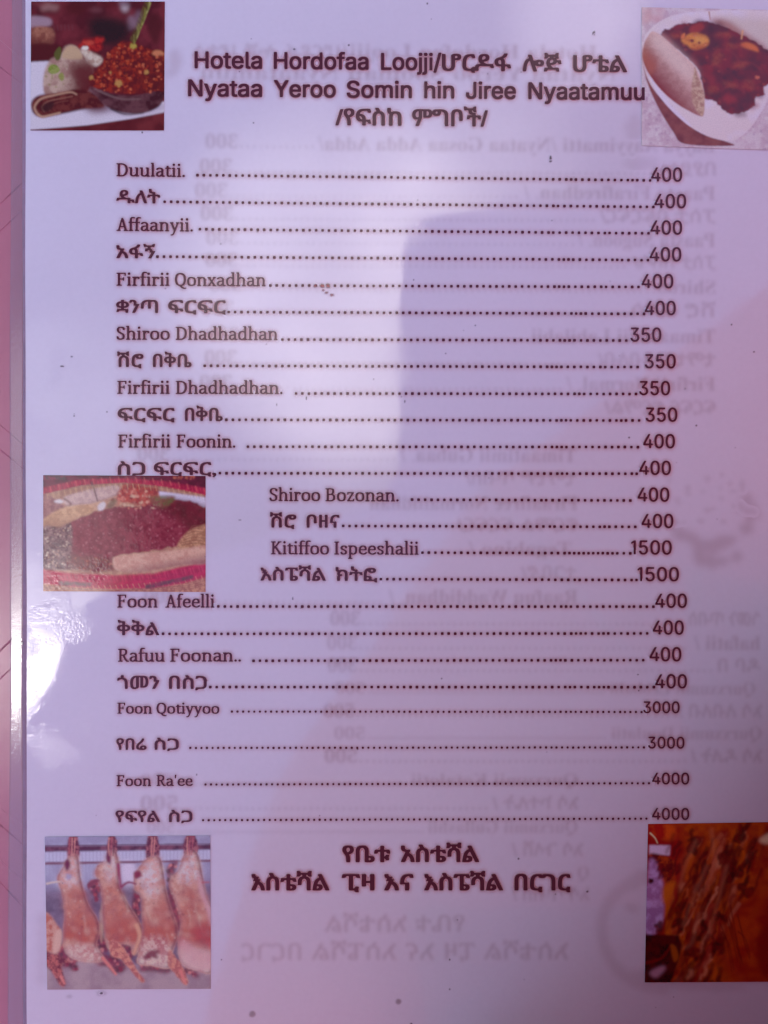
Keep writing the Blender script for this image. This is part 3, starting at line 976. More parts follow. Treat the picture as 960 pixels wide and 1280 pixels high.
# ---- the back page's print showing through the sheet, mirrored
G = [  # text, right end, left end, baseline, kind, price, price left, price right
    ('Hotela Hordofaa Loojji/', 746, 428, 72, 'b', '', 0, 0), ('ሆርዶፋ ሎጅ ሆቴል', 424, 240, 72, 'e', '', 0, 0),
    ('Nyataa Yeroo Sooman Nyaatamuu', 770, 250, 99, 'b', '', 0, 0),
    ('Bayya Aayyimatti /Nyataa Gosaa Adda Adda/', 894, 398, 188, 'b', '300', 257, 297),
    ('በያይነቱ', 894, 818, 219, 'e', '300', 250, 290),
    ('Paasta Firafiredhan. /', 894, 655, 249, 'b', '300', 244, 284),
    ('ፓስታ በፍርፍር/', 894, 750, 278, 'e', '300', 251, 291),
    ('Paasta Sugoon. /', 894, 722, 308, 'b', '300', 258, 298),
    ('ፓስታ በሱጎ/', 894, 792, 336, 'e', '300', 257, 297),
    ('Shiroo', 894, 822, 367, 'b', '300', 262, 302),
    ('ሽሮ ፈሰስ', 894, 790, 396, 'e', '300', 252, 292),
    ('Timaatimii Labilabii', 894, 664, 428, 'b', '300', 258, 298),
    ('ቲማቲም ለብለብ/', 894, 748, 457, 'e', '300', 256, 296),
    ('Firfirii Normal. /', 894, 708, 488, 'b', '300', 250, 290),
    ('ፍርፍር ኖርማል/', 894, 756, 517, 'e', '', 0, 0),
    ('Timaatimii Gubaa. /', 720, 500, 577, 'b', '300', 172, 212),
    ('ቲማቲም ጥብስ/', 720, 582, 606, 'e', '', 0, 0),
    ('Firaafiree Normaliidhan', 722, 462, 637, 'b', '', 0, 0),
    ('ኖርማል ፍርፍር/', 722, 572, 664, 'e', '', 0, 0),
    ('Tegabino /', 714, 586, 694, 'b', '', 0, 0),
    ('ተጋቢኖ/', 720, 652, 724, 'e', '', 0, 0),
    ('Raafuu Waddidhan. /', 722, 486, 754, 'b', '300', 180, 220),
    ('ጎመን ጥብስ', 950, 862, 782, 'e', '300', 413, 450),
    ('hafatii /', 950, 868, 812, 'b', '300', 409, 446),
    ('ዳቦ በ', 950, 898, 840, 'e', '300', 410, 446),
    ('Qurxxumii Lebbalii', 944, 762, 868, 'r', '500', 419, 456),
    ('አሳ ለብለብ', 952, 862, 897, 'e', '500', 405, 442),
    ('Qurxxumii Duulatii', 952, 764, 924, 'r', '500', 418, 456),
    ('አሳ ዱለት /', 952, 864, 953, 'e', '500', 406, 446),
    ('Qurxumii Kotalotii', 722, 514, 982, 'r', '500', 176, 216),
    ('አሳ ኮተሌት /', 722, 616, 1012, 'e', '500', 176, 222),
    ('Qurxumii Gullashii', 722, 535, 1041, 'r', '500', 184, 218),
    ('አሳ ጉላሽ /', 728, 640, 1070, 'e', '', 0, 0),
    ('Q', 736, 722, 1098, 'r', '', 0, 0),
    ('አሳ ጥብስ /', 736, 640, 1126, 'e', '', 0, 0),
    ('የቤቱ አስቴሻል', 580, 406, 1165, 'E', '', 0, 0),
    ('እስቴሻል ፒዛ እና እስፔሻል በርገር', 710, 302, 1200, 'E', '', 0, 0),
]


def ghost(polys, name, blur_px, gain, label=None, d=0):
    x0, y0, w, h = bounds(polys, 8)
    q = 3
    f = dilate(raster(polys, x0, y0, w, h, q), d, 0).astype(np.float32)
    f = blur(f, blur_px * q)[q // 2::q, q // 2::q] * gain
    V, P, s = soft_cells(f, .02)
    V = V + (x0 + .5, y0 + .5)
    return link(name, page_mesh(name, [(V, P, s, Z_GHOST, 0)]), GHOST, MENU, label)


for t, xr, xl, yb, kind, price, pl, pr in G:
    fn = {'b': bold_serif, 'r': bold_serif, 'e': font_polys, 'E': font_polys}[kind]
    em = {'b': 25, 'r': 22, 'e': 23, 'E': 29}[kind]
    sl = (0.006 * (1 - yb / 900))
    polys = place(fn(t), xl, xr, yb, em, sl, mirror=True)
    d = 1 if kind in 'eE' else 0
    if price:
        polys += place(bold_serif(price), pl, pr, yb - (xr - pr) * sl, 25 if kind != 'r' else 22, sl, mirror=True)
        x = pr + 5
        while x < xl - 4:
            y = yb - 1.5 - (xr - x) * sl
            polys.append(np.array([(x - 1.3, y + 1.3), (x - 1.3, y - 1.3), (x + 1.3, y - 1.3), (x + 1.3, y + 1.3)]))
            x += 8.1 if kind != 'r' else 5.0
    ghost(polys, 'show_through_print', 1.9, {'b': .62, 'r': .55, 'e': .62, 'E': .62}[kind], d=d)


def blob(cx, cy, rx, ry, seed, n=26, rough=.25):
    r = random.Random(seed)
    ph = [(r.uniform(0, 6), r.uniform(.3, 1)) for _ in range(4)]
    out = []
    for i in range(n):
        a = -2 * math.pi * i / n
        k = 1 + rough * sum(w * math.sin((j + 2) * a + p) for j, (p, w) in enumerate(ph)) / 2
        out.append((cx + rx * k * math.cos(a), cy + ry * k * math.sin(a)))
    return np.array(out)


# pictures on the back page, seen faintly through the sheet
r = random.Random(8)
smears = [blob(848 + i * 9, 668 + 13 * math.sin(i * .33) + r.uniform(-3, 3), 10, 6 + r.uniform(0, 3), i) for i in range(8)]
smears += [blob(890 + r.uniform(-18, 34), 688 + r.uniform(-4, 20), r.uniform(5, 10), r.uniform(4, 8), 40 + i) for i in range(9)]
smears += [blob(936 + r.uniform(-12, 12), 655 + r.uniform(-40, 18), r.uniform(5, 9), r.uniform(4, 8), 60 + i) for i in range(8)]
ghost(smears, 'show_through_picture', 4.0, .55, 'faint brown food picture of the back page')
ghost([blob(r.uniform(835, 945), r.uniform(592, 655), r.uniform(2, 5), r.uniform(2, 5), 80 + i) for i in range(26)], 'show_through_speckle', 2.2, .32)['kind'] = 'stuff'
arc = []
for i in range(40):
    a = rad(80 + i * 4.9)
    arc.append(blob(828 + 76 * math.cos(a), 1160 - 66 * math.sin(a) * (1 if math.sin(a) > 0 else 1.15), 7, 7 + (2 if i < 10 else 0), 100 + i))
arc += [blob(798, 1100, 8, 11, 161), blob(790, 1135, 9, 6, 162), blob(802, 1220, 20, 9, 163), blob(850, 1232, 40, 6, 164), blob(900, 1234, 30, 5, 166)]
ghost(arc, 'show_through_picture', 3.4, .34, 'faint ring of a plate printed on the back page')
ghost([blob(219, 76, 9, 14, 170), blob(212, 92, 6, 5, 171)], 'show_through_picture', 3.5, .4)
ghost([blob(52, 1150 + i * 18, 5, 11, 180 + i) for i in range(5)], 'show_through_picture', 4.0, .28)
ghost([blob(792, 160, 12, 16, 191), blob(800, 205, 20, 10, 192)], 'show_through_picture', 4.0, .3)

# ---- dirt, dents and a red spot
DIRT = ink_mat('dark dirt specks', (0.10, 0.06, 0.07), 0.85)
RED = ink_mat('dried red sauce', (0.30, 0.012, 0.03), 0.9)
BROWN = ink_mat('brown grease spot', (0.20, 0.12, 0.10), 0.6)


def marks(name, polys, m, bl, label, gain=1.0):
    chunks = []
    for p in polys:
        x0, y0, w, h = bounds([p], 5)
        f = blur(raster([p], x0, y0, w, h, 6).astype(np.float32), bl * 6)[1::3, 1::3] * gain
        f[0] = f[-1] = 0
        f[:, 0] = f[:, -1] = 0
        V, P, s = soft_cells(f)
        chunks.append((V * .5 + (x0 + .25, y0 + .25), P, s, Z_INK + 5e-5, 0))
    return link(name, page_mesh(name, chunks), m, MENU, label)


sp = [(178, 166, 1.2, 1.2), (317, 154, 1, 1), (78, 458, 3, .9), (90, 446, 1.5, .8), (134, 515, 1, 1), (742, 42, 2, 3), (534, 5, 1.2, 1.2), (436, 57, 1.2, 1.2),
      (368, 62, 1.5, 1), (688, 198, 1.5, 3.5), (688, 202, 2, 1.2), (914, 406, 1.1, 1.1), (942, 440, 1.3, 1), (870, 532, 1.2, 1.2), (786, 547, 1.2, 1.2),
      (594, 407, 1.1, .9), (557, 442, 1, .8), (517, 350, .9, .9), (383, 498, .7, 3), (506, 502, .8, 2), (346, 506, .6, 2), (93, 518, .9, .9), (93, 520, 1, 1),
      (467, 474, .9, .9), (648, 1073, 1.4, 1.2), (734, 1114, 1.4, 1.2), (562, 1199, .9, 1.1), (562, 1236, 1, 1.2), (514, 1279, 1.5, 1.2), (127, 1241, 2.4, 1.5),
      (277, 1199, .9, .9), (797, 843, 1.2, .8), (798, 863, .9, .9), (300, 650, 2.2, .5), (552, 848, 1, 1), (447, 936, 1, 1), (366, 748, .7, 2.5), (246, 968, .8, 1.4)]
rr_ = random.Random(3)
for _ in range(46):
    sp.append((rr_.uniform(40, 950), rr_.uniform(10, 1270), rr_.uniform(.4, .8), rr_.uniform(.4, .8)))
marks('dirt_specks', [blob(x, y, a * .9, b * .9, i, 12) for i, (x, y, a, b) in enumerate(sp)], DIRT, .45, 'dark specks of dirt on the film', 1.0)['kind'] = 'stuff'
marks('sauce_spot', [blob(403, 357.5, 3.2, 2.6, 1, 14), blob(410, 357.5, 3.0, 2.6, 2, 14), blob(394, 357.5, 2, 1.8, 9, 14), blob(408, 366, 2.2, 1.4, 3, 12), blob(415, 369, 2.6, 1.6, 4, 12), blob(404, 363, 1.6, 1.2, 5, 12)],
      RED, .7, 'dried red spots over a row of dots')
for x, y, q in ((315.5, 1267, 4.0), (498, 1251.5, 3.6)):
    marks('grease_spot', [blob(x, y, q, q, int(x), 16, .1)], BROWN, .9, None, .65)
    marks('grease_spot', [blob(x, y, q * .45, q * .45, int(x) + 1, 16, .1)], DIRT, .8, None, .4)
marks('grease_spot', [blob(127, 1241, 7, 3, 77, 20), blob(87, 1245, 4, 2, 78, 20)], BROWN, 1.2, None, .35)
marks('pinhole', [blob(27, 804, 2.0, 2.0, 88, 16, .05)], DIRT, .3, 'dark round hole in the film margin')


# ------------------------------------------------------------------ printed pictures: colours laid on a fine mesh
def lin(c):
    c = np.asarray(c, float) / 255
    return np.where(c <= .04045, c / 12.92, ((c + .055) / 1.055) ** 2.4)


SHINE = np.array((0.016, 0.012, 0.019))


class Picture:
    """a printed picture painted in the coordinates of a sketch SX, SY with a scale, on a canvas of Q samples per pixel"""

    def __init__(self, corners, org, sc, white, seed, dull=1.0):
        self.c = corners                        # four corner pixels on the page: tl, tr, br, bl
        self.x0 = min(p[0] for p in corners)
        self.y0 = min(p[1] for p in corners)
        self.w = max(p[0] for p in corners) - self.x0
        self.h = max(p[1] for p in corners) - self.y0
        self.org, self.sc, self.q = org, sc, 3
        self.wh = lin(white)
        self.dull = dull
        self.rng = np.random.default_rng(seed)
        self.H, self.W = int(self.h * self.q), int(self.w * self.q)
        self.im = np.zeros((self.H, self.W, 3))
        self.r = random.Random(seed)

    def alb(self, c):
        """printed colour -> reflectance: less the film's shine, by the white of the sheet there"""
        r, g, b = c
        s = (max(c) - min(c)) / max(c) * self.dull
        if r > g:
            c = (r * (1 - .25 * s), g * (1 - .36 * s), b * (1 - .18 * s) + 14 * s)
        return np.clip((lin(c) - SHINE) / (self.wh - SHINE) * 0.80, 0.004, 0.86)

    def pts(self, p):
        p = np.asarray(p, float)
        return np.stack([(p[:, 0] / self.sc + self.org[0] - self.x0), (p[:, 1] / self.sc + self.org[1] - self.y0)], 1)

    def noise(self, cell, H, W, octaves=3):
        out, amp, tot = 0, 1.0, 0
        for o in range(octaves):
            c = max(1.01, cell * self.q / self.sc / 2 ** o)
            gh, gw = int(H / c) + 3, int(W / c) + 3
            g = self.rng.random((gh, gw))
            y, x = np.arange(H) / c, np.arange(W) / c
            yi, xi = y.astype(int), x.astype(int)
            fy, fx = (y - yi)[:, None], (x - xi)[None]
            fy, fx = fy * fy * (3 - 2 * fy), fx * fx * (3 - 2 * fx)
            a = g[yi][:, xi] * (1 - fx) + g[yi][:, xi + 1] * fx
            b = g[yi + 1][:, xi] * (1 - fx) + g[yi + 1][:, xi + 1] * fx
            out = out + amp * (a * (1 - fy) + b * fy)
            tot += amp
            amp *= .6
        return out / tot

    def local(self, poly, soft=0.0, smooth=True, wob=0.0):
        """soft mask of a shape, only over the part of the canvas it touches"""
        p = np.asarray(poly, float)
        if smooth and len(p) > 3:
            p = spline(p, n=6, closed=True)
        if wob:
            p = p + self.rng.normal(0, wob, p.shape)
        p = self.pts(p)
        s = max(.6, soft * self.q / self.sc)
        pad = int(3 * s) + 2
        c0 = int(np.clip(math.floor(p[:, 0].min() * self.q) - pad, 0, self.W))
        c1 = int(np.clip(math.ceil(p[:, 0].max() * self.q) + pad, 0, self.W))
        r0 = int(np.clip(math.floor(p[:, 1].min() * self.q) - pad, 0, self.H))
        r1 = int(np.clip(math.ceil(p[:, 1].max() * self.q) + pad, 0, self.H))
        if c1 <= c0 or r1 <= r0:
            return slice(0, 0), slice(0, 0), np.zeros((0, 0))
        m = raster([p], c0 / self.q, r0 / self.q, (c1 - c0) / self.q, (r1 - r0) / self.q, self.q).astype(float)
        return slice(r0, r1), slice(c0, c1), blur(m, s)

    def mask(self, poly, soft=0.0, smooth=True, wob=0.0):
        r, c, m = self.local(poly, soft, smooth, wob)
        f = np.zeros((self.H, self.W))
        f[r, c] = m
        return f

    def fill(self, poly, colr, soft=4, k=1.0, smooth=True, wob=0.0, mix=None, cell=20, amt=.5):
        """MIX: second colour blended in by noise; AMT: how much of it"""
        r, c, m = self.local(poly, soft, smooth, wob)
        f = np.zeros((self.H, self.W))
        if m.size:
            self.im[r, c] = self.blend(self.im[r, c], m * k, colr, mix, cell, amt)
            f[r, c] = m * k
        return f

    def blend(self, im, m, colr, mix, cell, amt):
        c = np.broadcast_to(self.alb(colr), im.shape)
        if mix is not None:
            n = np.clip((self.noise(cell, *m.shape) - .5) * 3.2 + amt, 0, 1)[..., None]
            c = c * (1 - n) + self.alb(mix) * n
        return im * (1 - m[..., None]) + c * m[..., None]

    def over(self, m, colr, mix=None, cell=20, amt=.5):
        self.im = self.blend(self.im, m, colr, mix, cell, amt)

    def grad(self, m, colr, a, b):
        """blend COLR into mask M along the line from A to B"""
        yy, xx = np.mgrid[0:self.H, 0:self.W] / self.q
        (ax, ay), (bx, by) = self.pts([a, b])
        t = ((xx - ax) * (bx - ax) + (yy - ay) * (by - ay)) / ((bx - ax) ** 2 + (by - ay) ** 2)
        self.over(m * np.clip(t, 0, 1), colr)

    def line(self, pts, wd, colr, soft=2, k=1.0):
        p = spline(pts, n=8) if len(pts) > 2 else np.array(pts, float)
        d = np.gradient(p, axis=0)
        n = np.stack([-d[:, 1], d[:, 0]], 1) / (np.linalg.norm(d, axis=1)[:, None] + 1e-9)
        t = np.linspace(0, 1, len(p))[:, None]
        ws = wd / 2 * (1 - .35 * t)
        self.fill(np.concatenate([p + n * ws, (p - n * ws)[::-1]]), colr, soft, k, smooth=False)

    def spots(self, within, n, size, cols, soft=2, k=.8, aspect=1.0):
        ys, xs = np.nonzero(within > .6)
        if not len(ys):
            return
        for i in range(n):
            j = self.r.randrange(len(ys))
            cx = (xs[j] / self.q + self.x0 - self.org[0]) * self.sc
            cy = (ys[j] / self.q + self.y0 - self.org[1]) * self.sc
            s = size * self.r.uniform(.5, 1.4)
            self.fill(blob(cx, cy, s, s * aspect * self.r.uniform(.6, 1.3), self.r.randrange(10 ** 6), 9, .4), self.r.choice(cols), soft, k, smooth=False)

    def build(self, name, label):
        q = self.q
        im = blur(self.im, .9)
        s = 2
        H, W = self.H // s, self.W // s
        im = im[:H * s, :W * s].reshape(H, s, W, s, 3).mean((1, 3))
        c = [np.array(p, float) for p in self.c]
        u, v = np.meshgrid(np.arange(W) / (W - 1), np.arange(H) / (H - 1))
        u, v = u.reshape(-1, 1), v.reshape(-1, 1)
        P = (c[0] * (1 - u) + c[1] * u) * (1 - v) + (c[3] * (1 - u) + c[2] * u) * v
        top = plane_np(P[:, 0], P[:, 1], ZP + Z_PHOTO)
        i = (np.arange(H - 1)[:, None] * W + np.arange(W - 1)[None]).reshape(-1)
        F = np.stack([i, i + W, i + W + 1, i + 1], 1)
        me = bpy.data.meshes.new(name)
        me.vertices.add(len(top))
        me.vertices.foreach_set('co', top.reshape(-1).astype(np.float32))
        me.loops.add(F.size)
        me.loops.foreach_set('vertex_index', F.reshape(-1).astype(np.int32))
        me.polygons.add(len(F))
        me.polygons.foreach_set('loop_start', (np.arange(len(F)) * 4).astype(np.int32))
        me.update(calc_edges=True)
        at = me.attributes.new('print', 'FLOAT_COLOR', 'POINT')
        at.data.foreach_set('color', np.concatenate([im.reshape(-1, 3), np.ones((len(top), 1))], 1).reshape(-1).astype(np.float32))
        me.validate()
        return link(name, me, PRINT, MENU, label)


FULL = [(-300, -300), (1500, -300), (1500, 1500), (-300, 1500)]


def picture_platter():
    p = Picture([(39, 2), (206, 2), (205, 163), (38, 163)], (30, 0), 5.19, (190, 175, 218), 11, .7)
    p.fill(FULL, (88, 36, 42), mix=(116, 48, 54), cell=110, smooth=False)
    for x, y, rx, ry, c in ((160, 48, 62, 26, (142, 100, 105)), (90, 25, 45, 14, (120, 60, 66)), (652, 55, 24, 24, (168, 150, 172)), (640, 25, 40, 12, (130, 105, 130)), (702, 150, 42, 40, (126, 98, 120)),
                            (465, 65, 40, 18, (110, 62, 70)), (740, 110, 25, 40, (112, 84, 104)), (560, 30, 60, 22, (96, 34, 40)), (330, 60, 70, 40, (88, 32, 38)), (850, 180, 50, 90, (84, 30, 34))):
        p.fill(blob(x, y, rx, ry, x), c, 12, .85)
    p.fill([(30, 110), (160, 118), (175, 160), (120, 178), (30, 180)], (146, 116, 140), 8)
    m = p.fill([(40, 190), (110, 172), (180, 190), (195, 250), (160, 295), (40, 300)], (158, 104, 88), 8, mix=(130, 76, 66), cell=40)
    p.grad(m, (96, 40, 40), (110, 225), (110, 300))
    p.fill([(40, 292), (170, 285), (260, 310), (240, 370), (120, 400), (40, 400)], (88, 30, 34), 8)
    for i in range(6):
        p.line([(190 + i * 24, 160), (195 + i * 24, 200)], 8, (104, 58, 66), 4, .7)
    p.fill([(420, 130), (560, 110), (680, 160), (660, 260), (520, 300), (440, 250)], (58, 22, 30), 22)
    # white plate
    p.fill([(30, 402), (150, 396), (260, 420), (520, 600), (760, 690), (930, 650), (930, 735), (700, 772), (420, 812), (30, 842)], (190, 176, 208), 5, smooth=False)
    p.fill([(30, 842), (250, 826), (420, 810), (700, 768), (930, 722), (930, 870), (30, 870)], (96, 36, 40), 5, mix=(116, 48, 50), cell=120, smooth=False)
    p.fill([(320, 690), (700, 740), (905, 700), (905, 680), (500, 640)], (160, 140, 172), 14, .8)
    # pale curd mound with herbs
    m = p.fill([(130, 600), (128, 480), (170, 385), (235, 360), (262, 305), (312, 292), (362, 325), (385, 380), (440, 430), (450, 520), (400, 600), (300, 640), (180, 625)], (172, 142, 142), 6, mix=(150, 112, 112), cell=50)
    p.grad(m, (104, 46, 48), (260, 480), (430, 570))
    m = p.fill([(245, 370), (270, 310), (315, 295), (365, 330), (375, 380), (310, 385)], (178, 146, 128), 5)
    p.fill([(365, 318), (395, 300), (440, 335), (500, 370), (510, 400), (470, 430), (430, 420), (390, 370)], (188, 168, 172), 6, mix=(166, 136, 134), cell=30)
    p.fill([(300, 420), (420, 400), (470, 470), (520, 590), (560, 700), (440, 730), (360, 640), (330, 540)], (98, 38, 40), 22, .85)
    # rolled bread
    m = p.fill([(48, 660), (100, 615), (230, 600), (360, 575), (470, 615), (520, 690), (400, 705), (260, 735), (120, 758), (60, 730)], (112, 54, 50), 6, mix=(88, 36, 38), cell=35)
    p.line([(85, 735), (70, 690), (110, 640), (200, 615), (300, 596), (345, 612)], 15, (168, 126, 112), 4)
    p.line([(85, 735), (120, 755), (170, 745), (240, 728)], 16, (172, 132, 116), 4)
    p.line([(135, 725), (120, 690), (160, 655), (250, 635), (320, 622)], 10, (144, 92, 82), 4, .9)
    p.line([(170, 720), (165, 690), (210, 665), (290, 650)], 7, (134, 78, 70), 4, .8)
    p.fill([(110, 690), (150, 665), (200, 665), (170, 715), (130, 722)], (66, 24, 28), 8, .9)
    # black bowl
    p.fill([(430, 560), (560, 605), (720, 618), (905, 575), (905, 640), (870, 695), (770, 732), (640, 728), (540, 690), (470, 620)], (74, 36, 42), 5, mix=(100, 60, 68), cell=60)
    p.line([(455, 572), (540, 612), (640, 640), (760, 640)], 10, (128, 96, 104), 5, .8)
    p.line([(560, 700), (660, 738), (780, 728)], 14, (70, 18, 22), 6)
    # spiced mince heaped up
    m = p.fill([(430, 555), (450, 480), (500, 420), (540, 350), (590, 300), (640, 268), (700, 275), (760, 300), (860, 330), (920, 350), (920, 570), (860, 585), (740, 605), (600, 600), (500, 580)],
               (150, 52, 34), 5, wob=3, mix=(104, 30, 26), cell=22, amt=.5)
    p.grad(m, (94, 28, 28), (700, 380), (1000, 480))
    p.spots(m, 210, 9, [(196, 92, 58), (180, 74, 44), (206, 112, 76), (120, 34, 28), (96, 26, 24), (168, 60, 40)], 3, .75)
    p.spots(m, 60, 15, [(110, 28, 26), (90, 22, 22)], 6, .5)
    p.fill(blob(440, 288, 82, 42, 5), (182, 52, 44), 8, mix=(140, 36, 38), cell=24)
    p.fill(blob(420, 278, 40, 14, 6), (204, 84, 66), 6, .7)
    p.fill(blob(395, 312, 22, 14, 7), (206, 186, 196), 4)
    p.fill(blob(870, 344, 36, 20, 8), (190, 120, 86), 5)
    for x, y, rr in ((615, 540, 22), (795, 467, 15), (437, 502, 14), (560, 470, 8)):
        p.fill(blob(x, y, rr, rr, x), (176, 132, 76), 4)
    # rosemary sprig and leaves
    for i in range(26):
        t = i / 25
        x, y = 712 + 100 * t, 295 - 255 * t
        a = p.r.uniform(-.5, .5)
        p.line([(x, y), (x + 36 * math.sin(.35 + a), y - 62)], 7, p.r.choice([(122, 118, 54), (148, 140, 78), (92, 86, 44), (168, 160, 104)]), 3, .9)
        p.line([(x, y), (x - 26, y - 40)], 6, p.r.choice([(110, 104, 48), (84, 72, 40)]), 3, .8)
    p.fill(blob(708, 300, 20, 18, 3), (168, 150, 70), 4)
    p.fill([(155, 450), (175, 418), (215, 425), (232, 458), (200, 478), (170, 475)], (104, 114, 52), 4, mix=(128, 128, 82), cell=20)
    p.fill([(195, 350), (225, 305), (240, 320), (235, 380), (208, 390)], (92, 88, 48), 4)
    p.fill([(225, 480), (250, 470), (262, 505), (245, 525), (228, 508)], (138, 134, 80), 4)
    p.spots(p.mask([(150, 430), (300, 430), (280, 560), (140, 560)]), 14, 7, [(130, 120, 70), (150, 130, 96)], 3, .6)
    p.build('food_picture', 'picture of a white plate with red mince, rolled bread and a green sprig')


def picture_stew():
    p = Picture([(802, 9), (1003, 13), (1003, 189), (802, 182)], (795, 0), 5.82, (178, 158, 205), 12, .45)
    p.fill(FULL, (180, 158, 192), mix=(168, 138, 172), cell=60, smooth=False, amt=.4)
    p.spots(p.mask([(40, 40), (200, 50), (180, 150), (40, 160)], 8), 22, 26, [(172, 118, 140), (184, 140, 160)], 16, .35)
    p.spots(p.mask([(40, 640), (130, 780), (300, 1060), (40, 1060)], 4), 40, 9, [(140, 98, 140), (190, 170, 200)], 4, .5)
    p.spots(p.mask([(760, 1060), (1000, 800), (1250, 780), (1250, 1080)], 4), 70, 9, [(128, 92, 138), (150, 112, 150), (190, 168, 196)], 4, .5)
    # bowl: brown outside, white rim and inside
    p.fill([(48, 440), (80, 610), (160, 800), (270, 985), (360, 1075), (700, 1075), (640, 1040), (430, 960), (260, 800), (130, 640), (66, 480)], (124, 62, 60), 4, mix=(104, 44, 44), cell=90)
    p.fill([(52, 330), (110, 210), (260, 115), (480, 75), (800, 62), (1200, 100), (1230, 420), (1120, 560), (985, 660), (930, 780), (830, 940), (740, 1020), (660, 1040), (520, 1010), (370, 925), (220, 780),
            (110, 640), (62, 520), (46, 440)], (198, 178, 210), 4, mix=(188, 164, 196), cell=160)
    p.fill([(560, 130), (760, 110), (1100, 170), (1200, 380), (1000, 380), (820, 300), (650, 190)], (172, 148, 164), 26, .8)
    p.fill([(540, 150), (660, 140), (800, 235), (940, 330), (1040, 450), (980, 480), (800, 330)], (140, 80, 78), 18, .8)
    p.fill([(90, 560), (60, 470), (60, 380), (84, 470), (140, 620), (260, 790), (400, 930), (360, 915), (210, 770)], (216, 200, 228), 4, .9)
    # dark red stew
    m = p.fill([(185, 268), (200, 225), (250, 212), (310, 176), (400, 170), (470, 148), (520, 150), (640, 185), (760, 240), (890, 310), (1000, 400), (1030, 520), (985, 590), (925, 640), (930, 688), (865, 715),
                (862, 770), (800, 812), (700, 840), (640, 815), (585, 760), (545, 735), (490, 720), (480, 600), (440, 490), (340, 400), (240, 320)], (88, 20, 22), 4, wob=3, mix=(116, 28, 30), cell=70)
    p.spots(m, 90, 34, [(112, 26, 28), (72, 14, 18), (132, 38, 36), (96, 20, 24), (80, 26, 22)], 12, .5)
    p.spots(m, 60, 10, [(150, 56, 48), (130, 40, 34), (60, 12, 16)], 4, .5)
    for a in ((640, 480, 110, 120), (800, 560, 120, 110), (700, 700, 90, 70), (570, 560, 60, 90)):
        t = np.linspace(.2, 2.6, 10)
        p.line(np.stack([a[0] + a[2] * np.cos(-t), a[1] + a[3] * np.sin(-t)], 1).tolist(), 14, (132, 44, 46), 8, .55)
    p.fill(blob(680, 730, 50, 34, 4), (148, 44, 46), 14, .7)
    p.fill(blob(550, 590, 30, 50, 4), (140, 42, 44), 14, .6)
    p.fill([(400, 190), (470, 160), (495, 200), (440, 240), (390, 235)], (146, 48, 40), 8, .8)
    m = p.fill(blob(436, 300, 92, 64, 21, rough=.12), (192, 118, 52), 7, mix=(170, 88, 44), cell=40)
    p.fill(blob(470, 290, 46, 36, 3), (206, 140, 72), 12, .7)
    p.fill(blob(408, 298, 13, 13, 4), (112, 44, 30), 4)
    p.fill(blob(460, 312, 9, 11, 4), (122, 50, 34), 4)
    p.fill([(330, 260), (355, 240), (352, 275), (330, 285)], (196, 110, 60), 4)
    p.fill([(758, 320), (800, 300), (870, 325), (890, 370), (850, 360), (800, 345)], (188, 96, 48), 7)
    p.line([(530, 75), (540, 140)], 9, (150, 96, 70), 3, .9)
    p.line([(775, 210), (765, 280)], 14, (196, 140, 110), 4, .9)
    p.fill(blob(880, 560, 16, 14, 3), (176, 90, 70), 4)
    for x, y, rx, ry, a in ((640, 250, 60, 20, .5), (720, 330, 70, 22, .45), (590, 420, 40, 60, .45), (760, 470, 60, 24, .5), (690, 620, 60, 26, .4), (820, 620, 40, 46, .4), (560, 660, 36, 30, .5), (300, 260, 50, 22, .5)):
        p.fill(blob(x, y, rx, ry, x + y, rough=.4), (150, 52, 40), 12, a, mix=(166, 74, 46), cell=24)
    for i in range(46):
        x, y = p.r.uniform(360, 900), p.r.uniform(200, 760)
        if p.r.random() < m[int(np.clip((y / 5.82 - p.y0) * 3, 0, p.H - 1)), int(np.clip((x / 5.82 + 795 - p.x0) * 3, 0, p.W - 1))]:
            p.line([(x, y), (x + p.r.uniform(10, 26), y + p.r.uniform(-8, 8))], 6, (206, 130, 110), 3, .5)
    # folded flat bread
    m = p.fill([(52, 440), (62, 330), (90, 270), (125, 235), (190, 268), (260, 330), (340, 405), (425, 490), (470, 590), (496, 700), (490, 840), (465, 860), (400, 832), (300, 775), (190, 680), (100, 560)],
               (186, 146, 160), 4, mix=(172, 130, 142), cell=26)
    p.grad(m, (122, 42, 34), (330, 470), (150, 620))
    p.grad(p.mask([(52, 440), (62, 340), (110, 360), (160, 460), (110, 560)], 14), (150, 78, 70), (140, 360), (70, 440))
    p.fill([(120, 250), (190, 270), (330, 400), (420, 490), (440, 600), (330, 560), (180, 400), (110, 310)], (194, 158, 176), 26, .75)
    m = p.fill([(428, 492), (448, 560), (470, 610), (496, 700), (492, 840), (470, 858), (415, 770), (405, 640)], (172, 138, 136), 5, mix=(150, 106, 104), cell=18)
    p.spots(m, 16, 7, [(140, 92, 96), (180, 148, 146)], 4, .4)
    p.build('food_picture', 'picture of a white bowl of dark red stew with folded bread')


